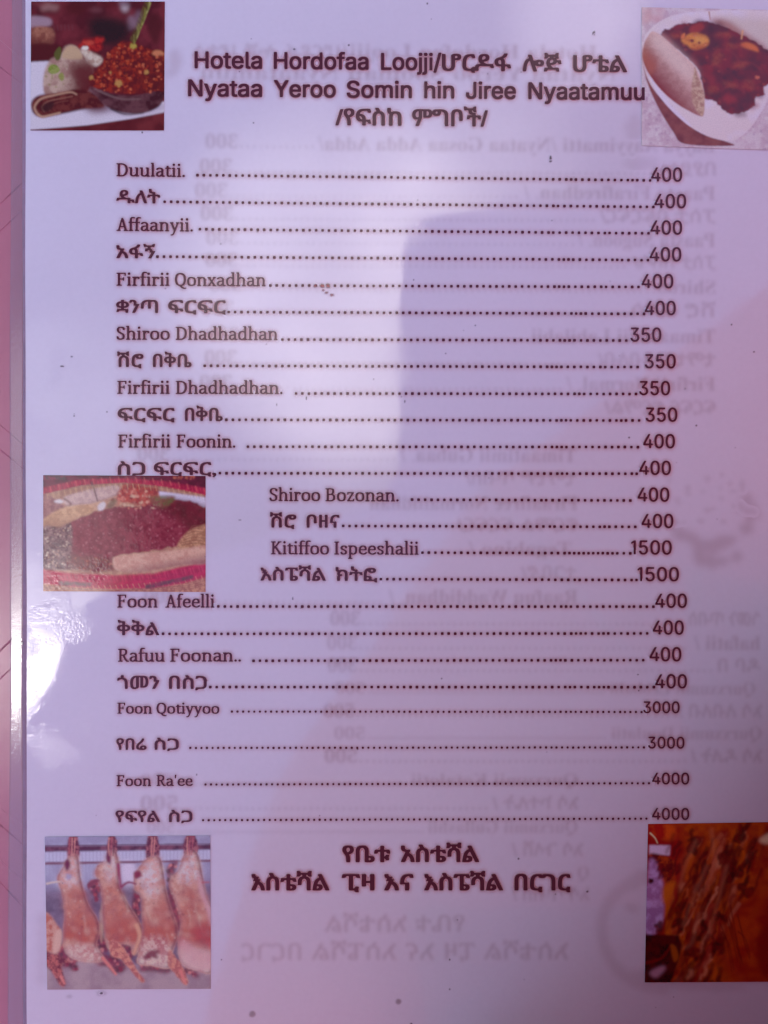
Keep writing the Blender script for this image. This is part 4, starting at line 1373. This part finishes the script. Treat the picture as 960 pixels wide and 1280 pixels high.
def picture_basket():
    p = Picture([(54, 594), (257, 595), (257, 740), (54, 739)], (45, 585), 4.364, (182, 172, 218), 13, .75)
    p.fill(FULL, (118, 42, 62), mix=(92, 34, 50), cell=40, smooth=False)
    p.fill([(30, 110), (250, 62), (500, 55), (700, 70), (940, 110), (940, 160), (700, 105), (480, 82), (250, 95), (30, 150)], (188, 54, 82), 4, mix=(164, 42, 68), cell=20, smooth=False)
    p.spots(p.mask([(740, 38), (860, 38), (860, 58), (740, 58)], 2), 26, 6, [(190, 110, 90), (160, 80, 70)], 2, .7)
    p.fill([(30, 150), (250, 96), (480, 82), (700, 104), (940, 150), (940, 700), (30, 700)], (184, 146, 130), 4, mix=(166, 120, 108), cell=20, smooth=False)
    for k in range(5):
        p.line([(30, 160 + k * 9), (250, 104 + k * 8), (500, 88 + k * 7), (720, 112 + k * 8), (940, 160 + k * 9)], 4, (128, 84, 74), 2, .7)
    # white plate edge, rolls and spoon at the back
    p.fill([(660, 124), (760, 136), (940, 160), (940, 222), (860, 200), (760, 185), (680, 165)], (200, 190, 228), 4, smooth=False)
    p.fill([(30, 150), (90, 160), (160, 215), (100, 255), (30, 280)], (160, 112, 116), 6, mix=(136, 86, 92), cell=26)
    p.fill([(150, 165), (260, 125), (400, 98), (452, 100), (452, 140), (330, 185), (190, 212)], (186, 158, 168), 5, mix=(170, 138, 148), cell=24)
    p.line([(165, 205), (330, 182), (450, 140)], 8, (150, 110, 118), 4, .7)
    p.fill([(100, 182), (130, 172), (152, 186), (130, 194), (108, 190)], (192, 182, 206), 4)
    p.line([(150, 165), (190, 195), (180, 212)], 12, (110, 62, 66), 4, .8)
    p.line([(300, 75), (318, 120), (336, 182)], 9, (98, 54, 66), 3)
    m = p.fill([(30, 295), (110, 235), (210, 205), (285, 202), (318, 225), (290, 255), (240, 270), (190, 296), (120, 330), (30, 345)], (196, 158, 132), 5, mix=(176, 134, 108), cell=24)
    p.grad(m, (150, 104, 92), (150, 250), (150, 345))
    # raw mince
    m = p.fill([(160, 330), (220, 285), (320, 240), (440, 215), (560, 205), (640, 180), (740, 165), (850, 180), (905, 212), (940, 225), (940, 330), (860, 345), (800, 410), (700, 440), (560, 465), (425, 488), (430, 545),
                (300, 560), (190, 530), (160, 440)], (146, 62, 76), 4, wob=4, mix=(128, 46, 60), cell=24)
    p.spots(m, 420, 5, [(172, 100, 118), (130, 52, 70), (164, 82, 100), (118, 44, 60), (176, 112, 126)], 2, .5)
    p.fill([(650, 200), (740, 165), (850, 182), (940, 222), (940, 330), (850, 345), (790, 300), (730, 255)], (112, 32, 44), 18, .8, mix=(92, 26, 36), cell=30)
    m = p.fill([(30, 335), (130, 325), (190, 305), (200, 400), (195, 500), (240, 545), (120, 560), (30, 540)], (134, 98, 106), 6, mix=(98, 60, 70), cell=14, amt=.5)
    p.spots(m, 200, 5, [(196, 170, 170), (160, 126, 130), (96, 60, 66), (84, 52, 60), (178, 140, 130)], 2, .7)
    m = p.fill([(185, 480), (430, 500), (430, 560), (300, 570), (190, 545)], (134, 62, 66), 10, .8, mix=(112, 60, 58), cell=14)
    p.spots(m, 70, 5, [(170, 100, 84), (96, 52, 52)], 2, .6)
    # tomato, onion and greens on top
    m = p.fill([(440, 175), (470, 100), (530, 82), (600, 98), (665, 108), (650, 165), (600, 195), (520, 190)], (184, 76, 66), 6, wob=3, mix=(150, 56, 58), cell=20)
    m2 = p.mask([(400, 200), (460, 130), (560, 100), (640, 150), (700, 200), (600, 225), (480, 220)], 8)
    p.spots(m2, 90, 7, [(212, 170, 158), (200, 130, 120), (188, 110, 96), (160, 72, 66)], 3, .7)
    p.fill([(630, 155), (750, 150), (745, 185), (690, 215), (630, 190)], (104, 100, 62), 6, .85, mix=(128, 76, 66), cell=14)
    p.fill([(385, 210), (420, 165), (440, 180), (410, 220)], (108, 80, 66), 6, .8)
    p.fill([(338, 205), (366, 184), (380, 198), (368, 226), (342, 232)], (190, 178, 202), 4)
    # crusty bread on the right
    m = p.fill([(772, 425), (815, 355), (870, 322), (940, 312), (940, 428), (860, 440)], (186, 142, 118), 4, mix=(160, 112, 92), cell=16)
    for k in range(7):
        p.line([(790 + k * 8, 420 - k * 15), (860, 408 - k * 16), (940, 418 - k * 17)], 5, (128, 84, 70), 2, .65)
    # pink rim and woven edge at the front
    p.fill([(30, 555), (200, 575), (430, 585), (640, 575), (940, 500), (940, 700), (30, 700)], (196, 50, 84), 5, mix=(178, 42, 72), cell=26, smooth=False)
    p.line([(30, 580), (300, 610), (600, 605), (940, 545)], 8, (160, 40, 70), 5, .7)
    m = p.fill([(420, 495), (470, 478), (620, 462), (800, 440), (940, 424), (940, 512), (800, 528), (620, 560), (500, 568), (430, 552)], (200, 158, 154), 5, mix=(186, 138, 134), cell=22)
    p.grad(m, (126, 70, 72), (650, 505), (665, 580))
    p.fill([(30, 632), (200, 652), (400, 662), (640, 655), (800, 630), (940, 590), (940, 700), (30, 700)], (186, 138, 116), 4, mix=(160, 104, 92), cell=12, smooth=False)
    for k in range(3):
        p.line([(30, 645 + k * 10), (400, 668 + k * 8), (800, 642 + k * 10), (940, 606 + k * 12)], 4, (130, 66, 70), 2, .7)
    for k in range(60):
        u = 30 + k * 15.5
        t = (u - 30) / 910
        y0 = 150 - 270 * t * (1 - t)
        p.line([(u, y0 - 36), (u + 9, y0 - 4)], 5, (122, 26, 54) if k % 3 else (206, 110, 110), 2, .6)
        p.line([(u, y0 + 2), (u + 7, y0 + 34)], 4, (136, 92, 76) if k % 2 else (206, 172, 140), 2, .6)
        y1 = 560 + 110 * t * (1 - t) - 60 * t
        p.line([(u, y1 + 24), (u + 11, y1 + 60)], 5, (214, 84, 112) if k % 3 else (140, 26, 58), 2, .45)
        p.line([(u, y1 + 78), (u + 12, y1 + 104)], 4, (132, 84, 72) if k % 2 else (204, 164, 136), 2, .6)
    for x, y, ww, s in ((215, 635, 90, .05), (725, 622, 130, -.22), (100, 55, 60, 0)):
        p.fill([(x - ww, y - 12 - ww * s), (x + ww, y - 12 + ww * s), (x + ww, y + 10 + ww * s), (x - ww, y + 12 - ww * s)], (84, 62, 70), 4, .9, mix=(140, 60, 80), cell=20, smooth=False)
    p.build('food_picture', 'picture of raw mince with rolls in a pink woven basket')


def picture_carcasses():
    p = Picture([(56, 1046), (263, 1044.5), (263.5, 1236), (59, 1237)], (50, 1035), 4.364, (166, 152, 200), 14, 1.15)
    p.fill(FULL, (148, 144, 186), mix=(134, 126, 168), cell=90, smooth=False)
    p.fill([(20, 125), (940, 120), (940, 180), (20, 180)], (164, 160, 204), 4, smooth=False)
    for k in range(46):
        p.line([(30 + k * 20, 122), (30 + k * 20, 330)], 5, (136, 130, 172), 2, .5)
    p.fill([(440, 200), (520, 200), (520, 400), (470, 420)], (176, 178, 216), 12)
    p.fill([(20, 330), (940, 300), (940, 760), (20, 760)], (104, 80, 108), 20, .85, mix=(78, 50, 72), cell=60, smooth=False)
    p.fill([(20, 690), (200, 712), (500, 745), (940, 735), (940, 900), (20, 900)], (146, 124, 146), 8, mix=(132, 108, 130), cell=90, smooth=False)
    p.fill([(20, 94), (940, 90), (940, 118), (20, 124)], (116, 66, 84), 4, mix=(84, 40, 56), cell=40, smooth=False)
    p.line([(20, 92), (940, 86)], 5, (90, 60, 80), 2)
    p.fill([(20, 182), (940, 174), (940, 186), (20, 196)], (116, 78, 98), 3, smooth=False)

    def gore(x, y, rx, ry, n, seed):
        m = p.fill(blob(x, y, rx, ry, seed, rough=.5), (104, 30, 42), 8, .9, mix=(136, 44, 52), cell=16)
        p.spots(m, n, 9, [(164, 72, 72), (92, 20, 34), (188, 120, 118), (140, 40, 48)], 3, .7)
    for x, y, rx, ry in ((325, 600, 34, 80), (290, 680, 80, 36), (500, 650, 60, 60), (520, 420, 24, 90), (730, 470, 34, 150), (640, 740, 120, 44), (400, 740, 70, 40), (90, 690, 60, 60), (820, 780, 50, 24),
                         (160, 740, 46, 30), (720, 240, 30, 60), (300, 330, 30, 50)):
        gore(x, y, rx, ry, 16, int(x + y))

    def carcass(top, shank, body, leg, fat, warm):
        p.fill(shank, (150, 86, 92), 4, wob=1.5, mix=(104, 36, 52), cell=14)
        m = p.fill(body, (176, 126, 116), 5, wob=1.5, mix=(184, 146, 144), cell=34)
        p.grad(m, (180, 96, 68), (top, 400), (top + 15, 560))
        p.fill(fat, (200, 178, 196), 18, .85, mix=(184, 144, 154), cell=22)
        for q in warm:
            p.fill(q, (182, 98, 66), 22, .6, mix=(168, 84, 66), cell=26)
        p.grad(m, (198, 168, 178), (top, 610), (top, 700))
        ed = p.mask(body, 3) - p.mask((np.asarray(body, float) - (12, 0)).tolist(), 8)
        p.over(np.clip(ed, 0, 1) * .85, (104, 40, 52))
        p.over(np.clip(p.mask(body, 3) - p.mask((np.asarray(body, float) + (10, 0)).tolist(), 8), 0, 1) * .7, (140, 82, 90))
        p.spots(m, 60, 16, [(200, 160, 158), (160, 92, 84), (190, 140, 126), (146, 78, 76), (178, 104, 84)], 9, .4)
        p.spots(m, 30, 5, [(150, 80, 80), (126, 58, 64), (192, 160, 160)], 3, .5)
        for i in range(5):
            x, y = top + p.r.uniform(-60, 90), p.r.uniform(330, 620)
            p.line([(x, y), (x + p.r.uniform(0, 14), y + 40), (x + p.r.uniform(8, 30), y + 90)], 8, p.r.choice([(150, 82, 78), (202, 168, 164)]), 5, .4)
        for q in leg:
            p.fill(q, (190, 132, 112), 4, wob=1.5, mix=(168, 96, 84), cell=18)
    carcass(190, [(160, 45), (205, 45), (214, 150), (150, 165)],
            [(160, 150), (205, 150), (215, 235), (235, 340), (262, 420), (305, 490), (318, 560), (300, 640), (335, 700), (322, 725), (230, 722), (160, 700), (125, 650), (122, 560), (130, 450), (112, 340), (92, 270), (120, 215)],
            [], [(150, 170), (200, 165), (215, 290), (150, 320), (105, 300), (125, 220)], [[(130, 330), (230, 330), (270, 430), (290, 560), (170, 600), (140, 480)]])
    p.fill([(132, 190), (150, 165), (165, 195), (145, 230)], (112, 36, 60), 5)
    p.fill(blob(155, 262, 15, 18, 3), (150, 138, 178), 5)
    p.line([(30, 300), (70, 292), (110, 288)], 12, (190, 160, 172), 3)
    p.fill([(150, 640), (280, 640), (330, 712), (230, 720), (160, 695)], (190, 156, 164), 14, .75, mix=(170, 112, 116), cell=20)
    p.fill(blob(330, 520, 10, 110, 12, rough=.2), (196, 150, 132), 4, .5)
    carcass(390, [(375, 45), (412, 45), (420, 135), (365, 140)],
            [(375, 130), (415, 130), (432, 215), (430, 310), (470, 400), (520, 480), (548, 540), (550, 610), (510, 690), (490, 640), (440, 630), (400, 660), (360, 640), (342, 520), (338, 420), (330, 330), (302, 250), (315, 200), (360, 180)],
            [[(380, 610), (440, 640), (500, 730), (535, 790), (566, 830), (548, 842), (500, 790), (440, 720), (380, 690)]],
            [(365, 150), (415, 140), (425, 260), (380, 290), (345, 220)], [[(345, 310), (420, 310), (470, 430), (520, 560), (420, 600), (370, 480)]])
    p.fill([(360, 145), (380, 130), (385, 190), (365, 180)], (116, 40, 60), 5)
    p.fill([(255, 300), (300, 275), (325, 285), (300, 300), (270, 325), (262, 335)], (128, 60, 70), 4)
    p.line([(425, 190), (432, 260), (440, 330)], 18, (150, 60, 80), 5)
    p.line([(520, 520), (540, 590), (505, 690)], 26, (190, 144, 120), 5)
    carcass(615, [(590, 45), (640, 45), (648, 160), (580, 165)],
            [(585, 165), (650, 160), (672, 240), (685, 340), (715, 450), (745, 540), (742, 610), (715, 680), (700, 760), (610, 750), (530, 735), (545, 660), (556, 560), (552, 450), (548, 370), (515, 330), (512, 260), (545, 205)],
            [[(700, 660), (735, 700), (778, 760), (804, 845), (780, 852), (730, 790), (690, 740)]],
            [(580, 180), (650, 170), (670, 270), (640, 380), (560, 340), (525, 270)], [[(650, 320), (700, 420), (738, 540), (700, 620), (660, 500)]])
    p.fill([(510, 240), (545, 232), (552, 262), (520, 275)], (136, 48, 60), 5)
    p.line([(440, 320), (480, 295), (525, 305)], 14, (136, 56, 76), 4)
    p.fill([(560, 600), (690, 610), (690, 740), (580, 735), (540, 700)], (190, 156, 164), 16, .75, mix=(164, 100, 106), cell=20)
    p.fill(blob(605, 690, 40, 24, 17, rough=.5), (122, 36, 44), 6, .9)
    carcass(825, [(795, 45), (848, 45), (858, 140), (785, 150)],
            [(790, 140), (855, 135), (880, 230), (905, 360), (940, 470), (940, 770), (850, 775), (775, 740), (752, 650), (765, 540), (750, 440), (715, 350), (705, 290), (755, 225)],
            [], [(780, 160), (850, 150), (878, 280), (800, 310), (750, 260)], [[(760, 340), (860, 320), (880, 440), (800, 500), (760, 420)]])
    p.fill([(835, 545), (900, 520), (945, 560), (945, 680), (900, 665), (830, 610)], (178, 60, 54), 26, .75, mix=(160, 70, 64), cell=30)
    p.fill([(770, 600), (850, 660), (940, 690), (940, 775), (830, 770), (760, 700)], (204, 142, 158), 14, .7)
    p.fill([(870, 250), (905, 380), (940, 460), (940, 560), (905, 440), (865, 330)], (206, 150, 172), 10, .8)
    p.line([(880, 298), (925, 296)], 10, (170, 90, 100), 4)
    # the half carcass at the left edge
    m = p.fill([(20, 470), (50, 470), (85, 520), (112, 565), (100, 650), (75, 680), (20, 650)], (176, 104, 80), 5, mix=(178, 132, 126), cell=24)
    p.fill([(80, 560), (112, 565), (100, 660), (60, 680)], (180, 144, 144), 6)
    p.fill([(20, 690), (90, 690), (150, 730), (110, 745), (130, 850), (100, 855), (60, 790), (20, 740)], (174, 98, 84), 5, mix=(112, 34, 42), cell=18)
    for pts in ([(330, 700), (380, 760), (410, 800)], [(760, 770), (790, 850)], [(100, 800), (125, 850)]):
        p.line(pts, 20, (196, 120, 112), 4)
    for x in (178, 392, 612, 820):
        for k in range(3):
            p.line([(x - 14 + k * 14, 48), (x - 18 + k * 15, 100), (x - 14 + k * 10, 150)], 7, p.r.choice([(190, 130, 128), (96, 34, 48), (168, 84, 92)]), 2, .8)
    p.build('food_picture', 'picture of skinned carcasses hanging in a row from a rail')


def picture_drying_meat():
    p = Picture([(810, 1030), (1003, 1027), (1003, 1227), (806, 1228)], (740, 1020), 4.364, (140, 108, 140), 15, .7)
    p.fill(FULL, (140, 56, 24), mix=(112, 38, 20), cell=120, smooth=False)
    p.fill([(300, 40), (430, 40), (440, 120), (330, 110), (300, 90)], (158, 62, 26), 10, mix=(130, 40, 22), cell=60)
    p.line([(300, 80), (330, 110), (345, 140)], 8, (190, 130, 110), 2)
    p.fill([(300, 148), (416, 152), (412, 206), (300, 205)], (150, 112, 156), 4, smooth=False)
    p.fill([(300, 196), (370, 205), (440, 240), (440, 340), (400, 360), (350, 330), (300, 260)], (70, 22, 24), 6, mix=(130, 52, 34), cell=24)
    p.fill([(296, 250), (340, 250), (372, 340), (392, 430), (385, 560), (350, 630), (290, 640)], (132, 92, 138), 8, .95, mix=(112, 70, 112), cell=40)
    p.fill(blob(312, 346, 14, 16, 3), (40, 10, 16), 4)
    p.fill([(385, 370), (470, 360), (466, 470), (385, 470)], (150, 72, 24), 8)
    p.fill([(395, 470), (440, 470), (432, 660), (402, 660)], (146, 66, 24), 6)
    m = p.mask([(470, 60), (640, 40), (900, 50), (930, 140), (880, 330), (820, 480), (740, 560), (700, 900), (440, 900), (430, 500), (520, 260)], 20)
    p.over(m * .75, (120, 46, 36), (146, 62, 34), 60)
    # long hanging strips, light and dark
    for i in range(300):
        t = p.r.random()
        u = p.r.gauss(.5, .28)
        y = 60 + 840 * t
        x = 720 + (540 - 720) * t + (u - .5) * (420 - 90 * t)
        ln = p.r.uniform(50, 190)
        s = p.r.uniform(-.55, -.2)
        c = p.r.choice([(70, 20, 22), (58, 16, 20), (84, 26, 24), (64, 20, 22), (78, 24, 26), (140, 66, 52), (128, 50, 36), (148, 80, 66), (122, 46, 42), (150, 66, 24), (104, 34, 32), (92, 30, 28)])
        w = lambda: p.r.uniform(-13, 13)
        p.line([(x, y), (x + s * ln * .25 + w(), y + ln * .25), (x + s * ln * .5 + w(), y + ln * .5), (x + s * ln * .75 + w(), y + ln * .75), (x + s * ln, y + ln)], p.r.uniform(8, 28), c, p.r.uniform(3, 9), .7)
    for x, y, rx, ry in ((550, 150, 34, 50), (715, 215, 30, 54), (810, 90, 34, 60), (770, 310, 32, 60), (830, 400, 36, 60), (600, 330, 18, 80), (470, 570, 34, 52), (690, 700, 28, 70), (690, 545, 34, 24), (480, 480, 18, 70),
                         (370, 280, 18, 44), (420, 300, 16, 40), (550, 740, 40, 30), (600, 620, 20, 60), (860, 220, 20, 90), (360, 600, 26, 30)):
        q = blob(0, 0, rx, ry, x, rough=.6)
        a = rad(22)
        q = np.stack([x + q[:, 0] * math.cos(a) - q[:, 1] * math.sin(a), y + q[:, 0] * math.sin(a) + q[:, 1] * math.cos(a)], 1)
        p.fill(q, (58, 16, 24), 5, .9, mix=(86, 26, 28), cell=18)
    for pts in ([(560, 120), (500, 260), (470, 380)], [(620, 260), (540, 460), (490, 600)], [(640, 60), (660, 250), (600, 420)], [(730, 260), (690, 430), (640, 620)], [(580, 520), (540, 690), (480, 720)]):
        p.line(pts, 15, (150, 84, 70), 9, .4)
    p.fill([(760, 540), (960, 380), (1300, 300), (1300, 920), (820, 920), (750, 700)], (140, 52, 20), 30, .9, mix=(116, 38, 20), cell=110)
    for k in range(8):
        x = p.r.uniform(680, 800)
        p.line([(x, p.r.uniform(480, 640)), (x + 40, p.r.uniform(650, 720)), (x + 70, p.r.uniform(760, 880))], 6, (84, 24, 22), 3, .8)
    p.fill([(905, 130), (970, 90), (1040, 90), (960, 150)], (160, 110, 100), 8)
    p.fill([(920, 620), (1010, 600), (1040, 900), (945, 880), (890, 760)], (104, 22, 26), 14, .9)
    p.fill([(285, 640), (470, 646), (490, 700), (470, 790), (430, 910), (285, 910)], (66, 16, 22), 5, mix=(46, 14, 20), cell=50, smooth=False)
    p.line([(290, 800), (380, 770), (430, 700)], 14, (92, 24, 28), 5)
    p.fill([(425, 700), (455, 710), (470, 770), (445, 790)], (120, 56, 30), 5)
    p.fill([(315, 850), (380, 815), (400, 830), (350, 880)], (120, 74, 96), 8)
    p.build('food_picture', 'picture of long strips of drying meat on an orange ground')


for f in (picture_platter, picture_stew, picture_basket, picture_carcasses, picture_drying_meat):
    f()


# ------------------------------------------------------------------ added unseen things that shade and tint the table: a lilac cloth overhead and a low red parasol
HC = 2.4


def mirrored(px, py, h=HC):
    p = Vector(plane(px, py))
    d = mirror_dir(px, py)
    q = p + d * ((h - p.z) / d.z)
    return (q.x, q.y)


def unseen_canopy():  # added cloth, cut so its reflection bounds the glare on the film
    edge = [(-420, 1400), (-200, 1130), (-60, 984), (0, 924), (28, 891), (45, 872), (62, 853), (74, 822), (86, 785), (103, 760), (125, 744), (190, 715), (300, 680), (410, 650), (475, 625), (498, 585), (499, 480), (499, 340), (503, 315),
            (513, 291), (530, 274), (556, 264), (600, 260), (700, 256), (765, 250), (792, 225), (802, 170), (812, 60), (830, -200)]
    pts = [mirrored(*e) for e in edge]
    pts += [(pts[-1][0] + .3, 3.2), (4.5, 3.2), (4.5, -.15), (1.5, -.4), (.95, -.95), (.7, -1.6), (.75, -4.5), (-3.0, -4.5), (-3.2, pts[0][1] - .4)]
    bm = bmesh.new()
    vs = [bm.verts.new((x, y, HC)) for x, y in pts]
    es = [bm.edges.new((vs[i], vs[(i + 1) % len(vs)])) for i in range(len(vs))]
    bmesh.ops.triangle_fill(bm, use_beauty=True, edges=es)
    me = bpy.data.meshes.new('unseen_cloth')
    bm.to_mesh(me)
    m, ns, ls, bs = new_mat('lilac unseen shade cloth')
    ns.remove(bs)
    tr = node(ns, 'ShaderNodeBsdfTranslucent')
    tr.inputs['Color'].default_value = (*CLOTH, 1)
    df = node(ns, 'ShaderNodeBsdfDiffuse')
    df.inputs['Color'].default_value = (*CLOTH, 1)
    mx = node(ns, 'ShaderNodeMixShader')
    mx.inputs['Fac'].default_value = 0.35
    ls.new(tr.outputs[0], mx.inputs[1])
    ls.new(df.outputs[0], mx.inputs[2])
    ls.new(mx.outputs[0], ns['Material Output'].inputs['Surface'])
    return tag(link('unseen_cloth', me, m), 'lilac unseen shade cloth stretched high above the pink table', 'unseen shade cloth')


CLOTH = (0.46, 0.47, 0.95)
unseen_canopy()



def unseen_folder():
    """a small red leatherette unseen bill folder standing half open on its edge, its spine beyond the lower right corner of the menu"""
    t = bpy.data.objects.new('unseen_folder', None)
    COL.objects.link(t)
    t.location = (0.119, -0.153, 0)
    tag(t, 'small red leatherette unseen bill folder standing half open beside the menu', 'unseen bill folder')
    red = plain('red leatherette', FOLDER, .55, .15, 260, .0003)
    gold = plain('brass corner', (.55, .40, .16), .3, .1, 200)

    def box(nm, lo, hi, m, bev, par):
        bm = bmesh.new()
        bmesh.ops.create_cube(bm, size=1)
        for v in bm.verts:
            v.co = [lo[i] + (v.co[i] + .5) * (hi[i] - lo[i]) for i in range(3)]
        if bev:
            bmesh.ops.bevel(bm, geom=bm.edges[:], offset=bev, segments=3, affect='EDGES', profile=.5)
        me = bpy.data.meshes.new(nm)
        bm.to_mesh(me)
        o = link(nm, me, m, par)
        return o
    hh = 0.13
    box('spine', (-.004, -.004, 0), (.005, .005, hh), red, .002, t)
    for a, w in ((rad(90 - 2), .13), (rad(180 + 1), .105)):
        lf = box('cover_leaf', (.004, -.0018, 0), (w, .0018, hh), red, .0012, t)
        lf.rotation_euler = (0, 0, a)
        sgn = 1 if a < rad(120) else -1
        pk = box('inner_pocket', (.012, .0016 * sgn if sgn > 0 else -.0028, .012), (w - .01, .0028 if sgn > 0 else -.0016, hh * .42), red, .0004, lf)
        for z in (0.0, hh - .018):
            box('corner_guard', (w - .018, -.0026, z), (w + .0008, .0026, z + .018), gold, .0006, lf)
    return t


FOLDER = (0.62, 0.015, 0.02)
unseen_folder()


def unseen_parasol():
    """a low red parasol that stands beyond the table's corner and reaches over it"""
    t = bpy.data.objects.new('unseen_parasol', None)
    COL.objects.link(t)
    t.location = (PAR_X, PAR_Y, -0.74)
    tag(t, 'small red parasol on a pole, added to shade and redden the menu', 'unseen_parasol')
    m, ns, ls, bs = new_mat('red parasol cloth')
    ns.remove(bs)
    tr = node(ns, 'ShaderNodeBsdfTranslucent')
    tr.inputs['Color'].default_value = (*PAR_COL, 1)
    df = node(ns, 'ShaderNodeBsdfDiffuse')
    df.inputs['Color'].default_value = (*PAR_COL, 1)
    mx = node(ns, 'ShaderNodeMixShader')
    mx.inputs['Fac'].default_value = 0.25
    ls.new(tr.outputs[0], mx.inputs[1])
    ls.new(df.outputs[0], mx.inputs[2])
    ls.new(mx.outputs[0], ns['Material Output'].inputs['Surface'])
    steel = plain('painted steel', (.55, .53, .5), .35, .1, 40)
    top, rim, rr = 0.74 + .72, 0.74 + PAR_Z, PAR_R
    V, F = [], []
    nr, na = 7, 32
    for i in range(nr + 1):
        f = i / nr
        for j in range(na):
            a = 2 * math.pi * j / na
            sc = 1 - .055 * f * (1 - abs(math.cos(a * 4)))       # cloth pulled in between the ribs
            z = top - (top - rim) * (f ** 1.7)
            V.append((rr * f * sc * math.cos(a), rr * f * sc * math.sin(a), z))
    for i in range(nr):
        for j in range(na):
            k = (j + 1) % na
            F.append((i * na + j, (i + 1) * na + j, (i + 1) * na + k, i * na + k))
    me = bpy.data.meshes.new('unseen_canopy')
    me.from_pydata(V, [], F)
    link('unseen_canopy', me, m, t)

    def part(nm, bm, mat):
        bmesh.ops.recalc_face_normals(bm, faces=bm.faces)
        me = bpy.data.meshes.new(nm)
        bm.to_mesh(me)
        return link(nm, me, mat, t)
    part('pole', tube([(0, 0, 0), (0, 0, .5), (0, 0, 1.0), (0, 0, top + .03)], .014, 14), steel)
    for j in range(8):
        a = 2 * math.pi * j / 8
        pts = []
        for i in range(9):
            f = i / 8
            pts.append((rr * f * math.cos(a), rr * f * math.sin(a), top - .006 - (top - rim) * f ** 1.7))
        part('rib', tube(pts, .003, 6), steel)
    bm = bmesh.new()
    bmesh.ops.create_cone(bm, cap_ends=True, segments=32, radius1=.2, radius2=.17, depth=.06)
    bmesh.ops.translate(bm, verts=bm.verts, vec=(0, 0, .03))
    part('base', bm, steel)
    return t


def tube(pts, r, n=10):
    bm = bmesh.new()
    rings = []
    pts = [Vector(p) for p in pts]
    for i, p in enumerate(pts):
        d = (pts[min(i + 1, len(pts) - 1)] - pts[max(i - 1, 0)]).normalized()
        a = d.cross(Vector((0.31, .95, 0.05))).normalized()
        b = d.cross(a)
        rings.append([bm.verts.new(p + (a * math.cos(q) + b * math.sin(q)) * r) for q in [2 * math.pi * j / n for j in range(n)]])
    for q, s in zip(rings, rings[1:]):
        for j in range(n):
            bm.faces.new((q[j], q[(j + 1) % n], s[(j + 1) % n], s[j])).smooth = True
    bm.faces.new(rings[0])
    bm.faces.new(rings[-1][::-1])
    return bm


PAR_X, PAR_Y, PAR_Z, PAR_R, PAR_COL = 0.815, -0.735, 0.345, 1.06, (0.50, 0.020, 0.035)
unseen_parasol()
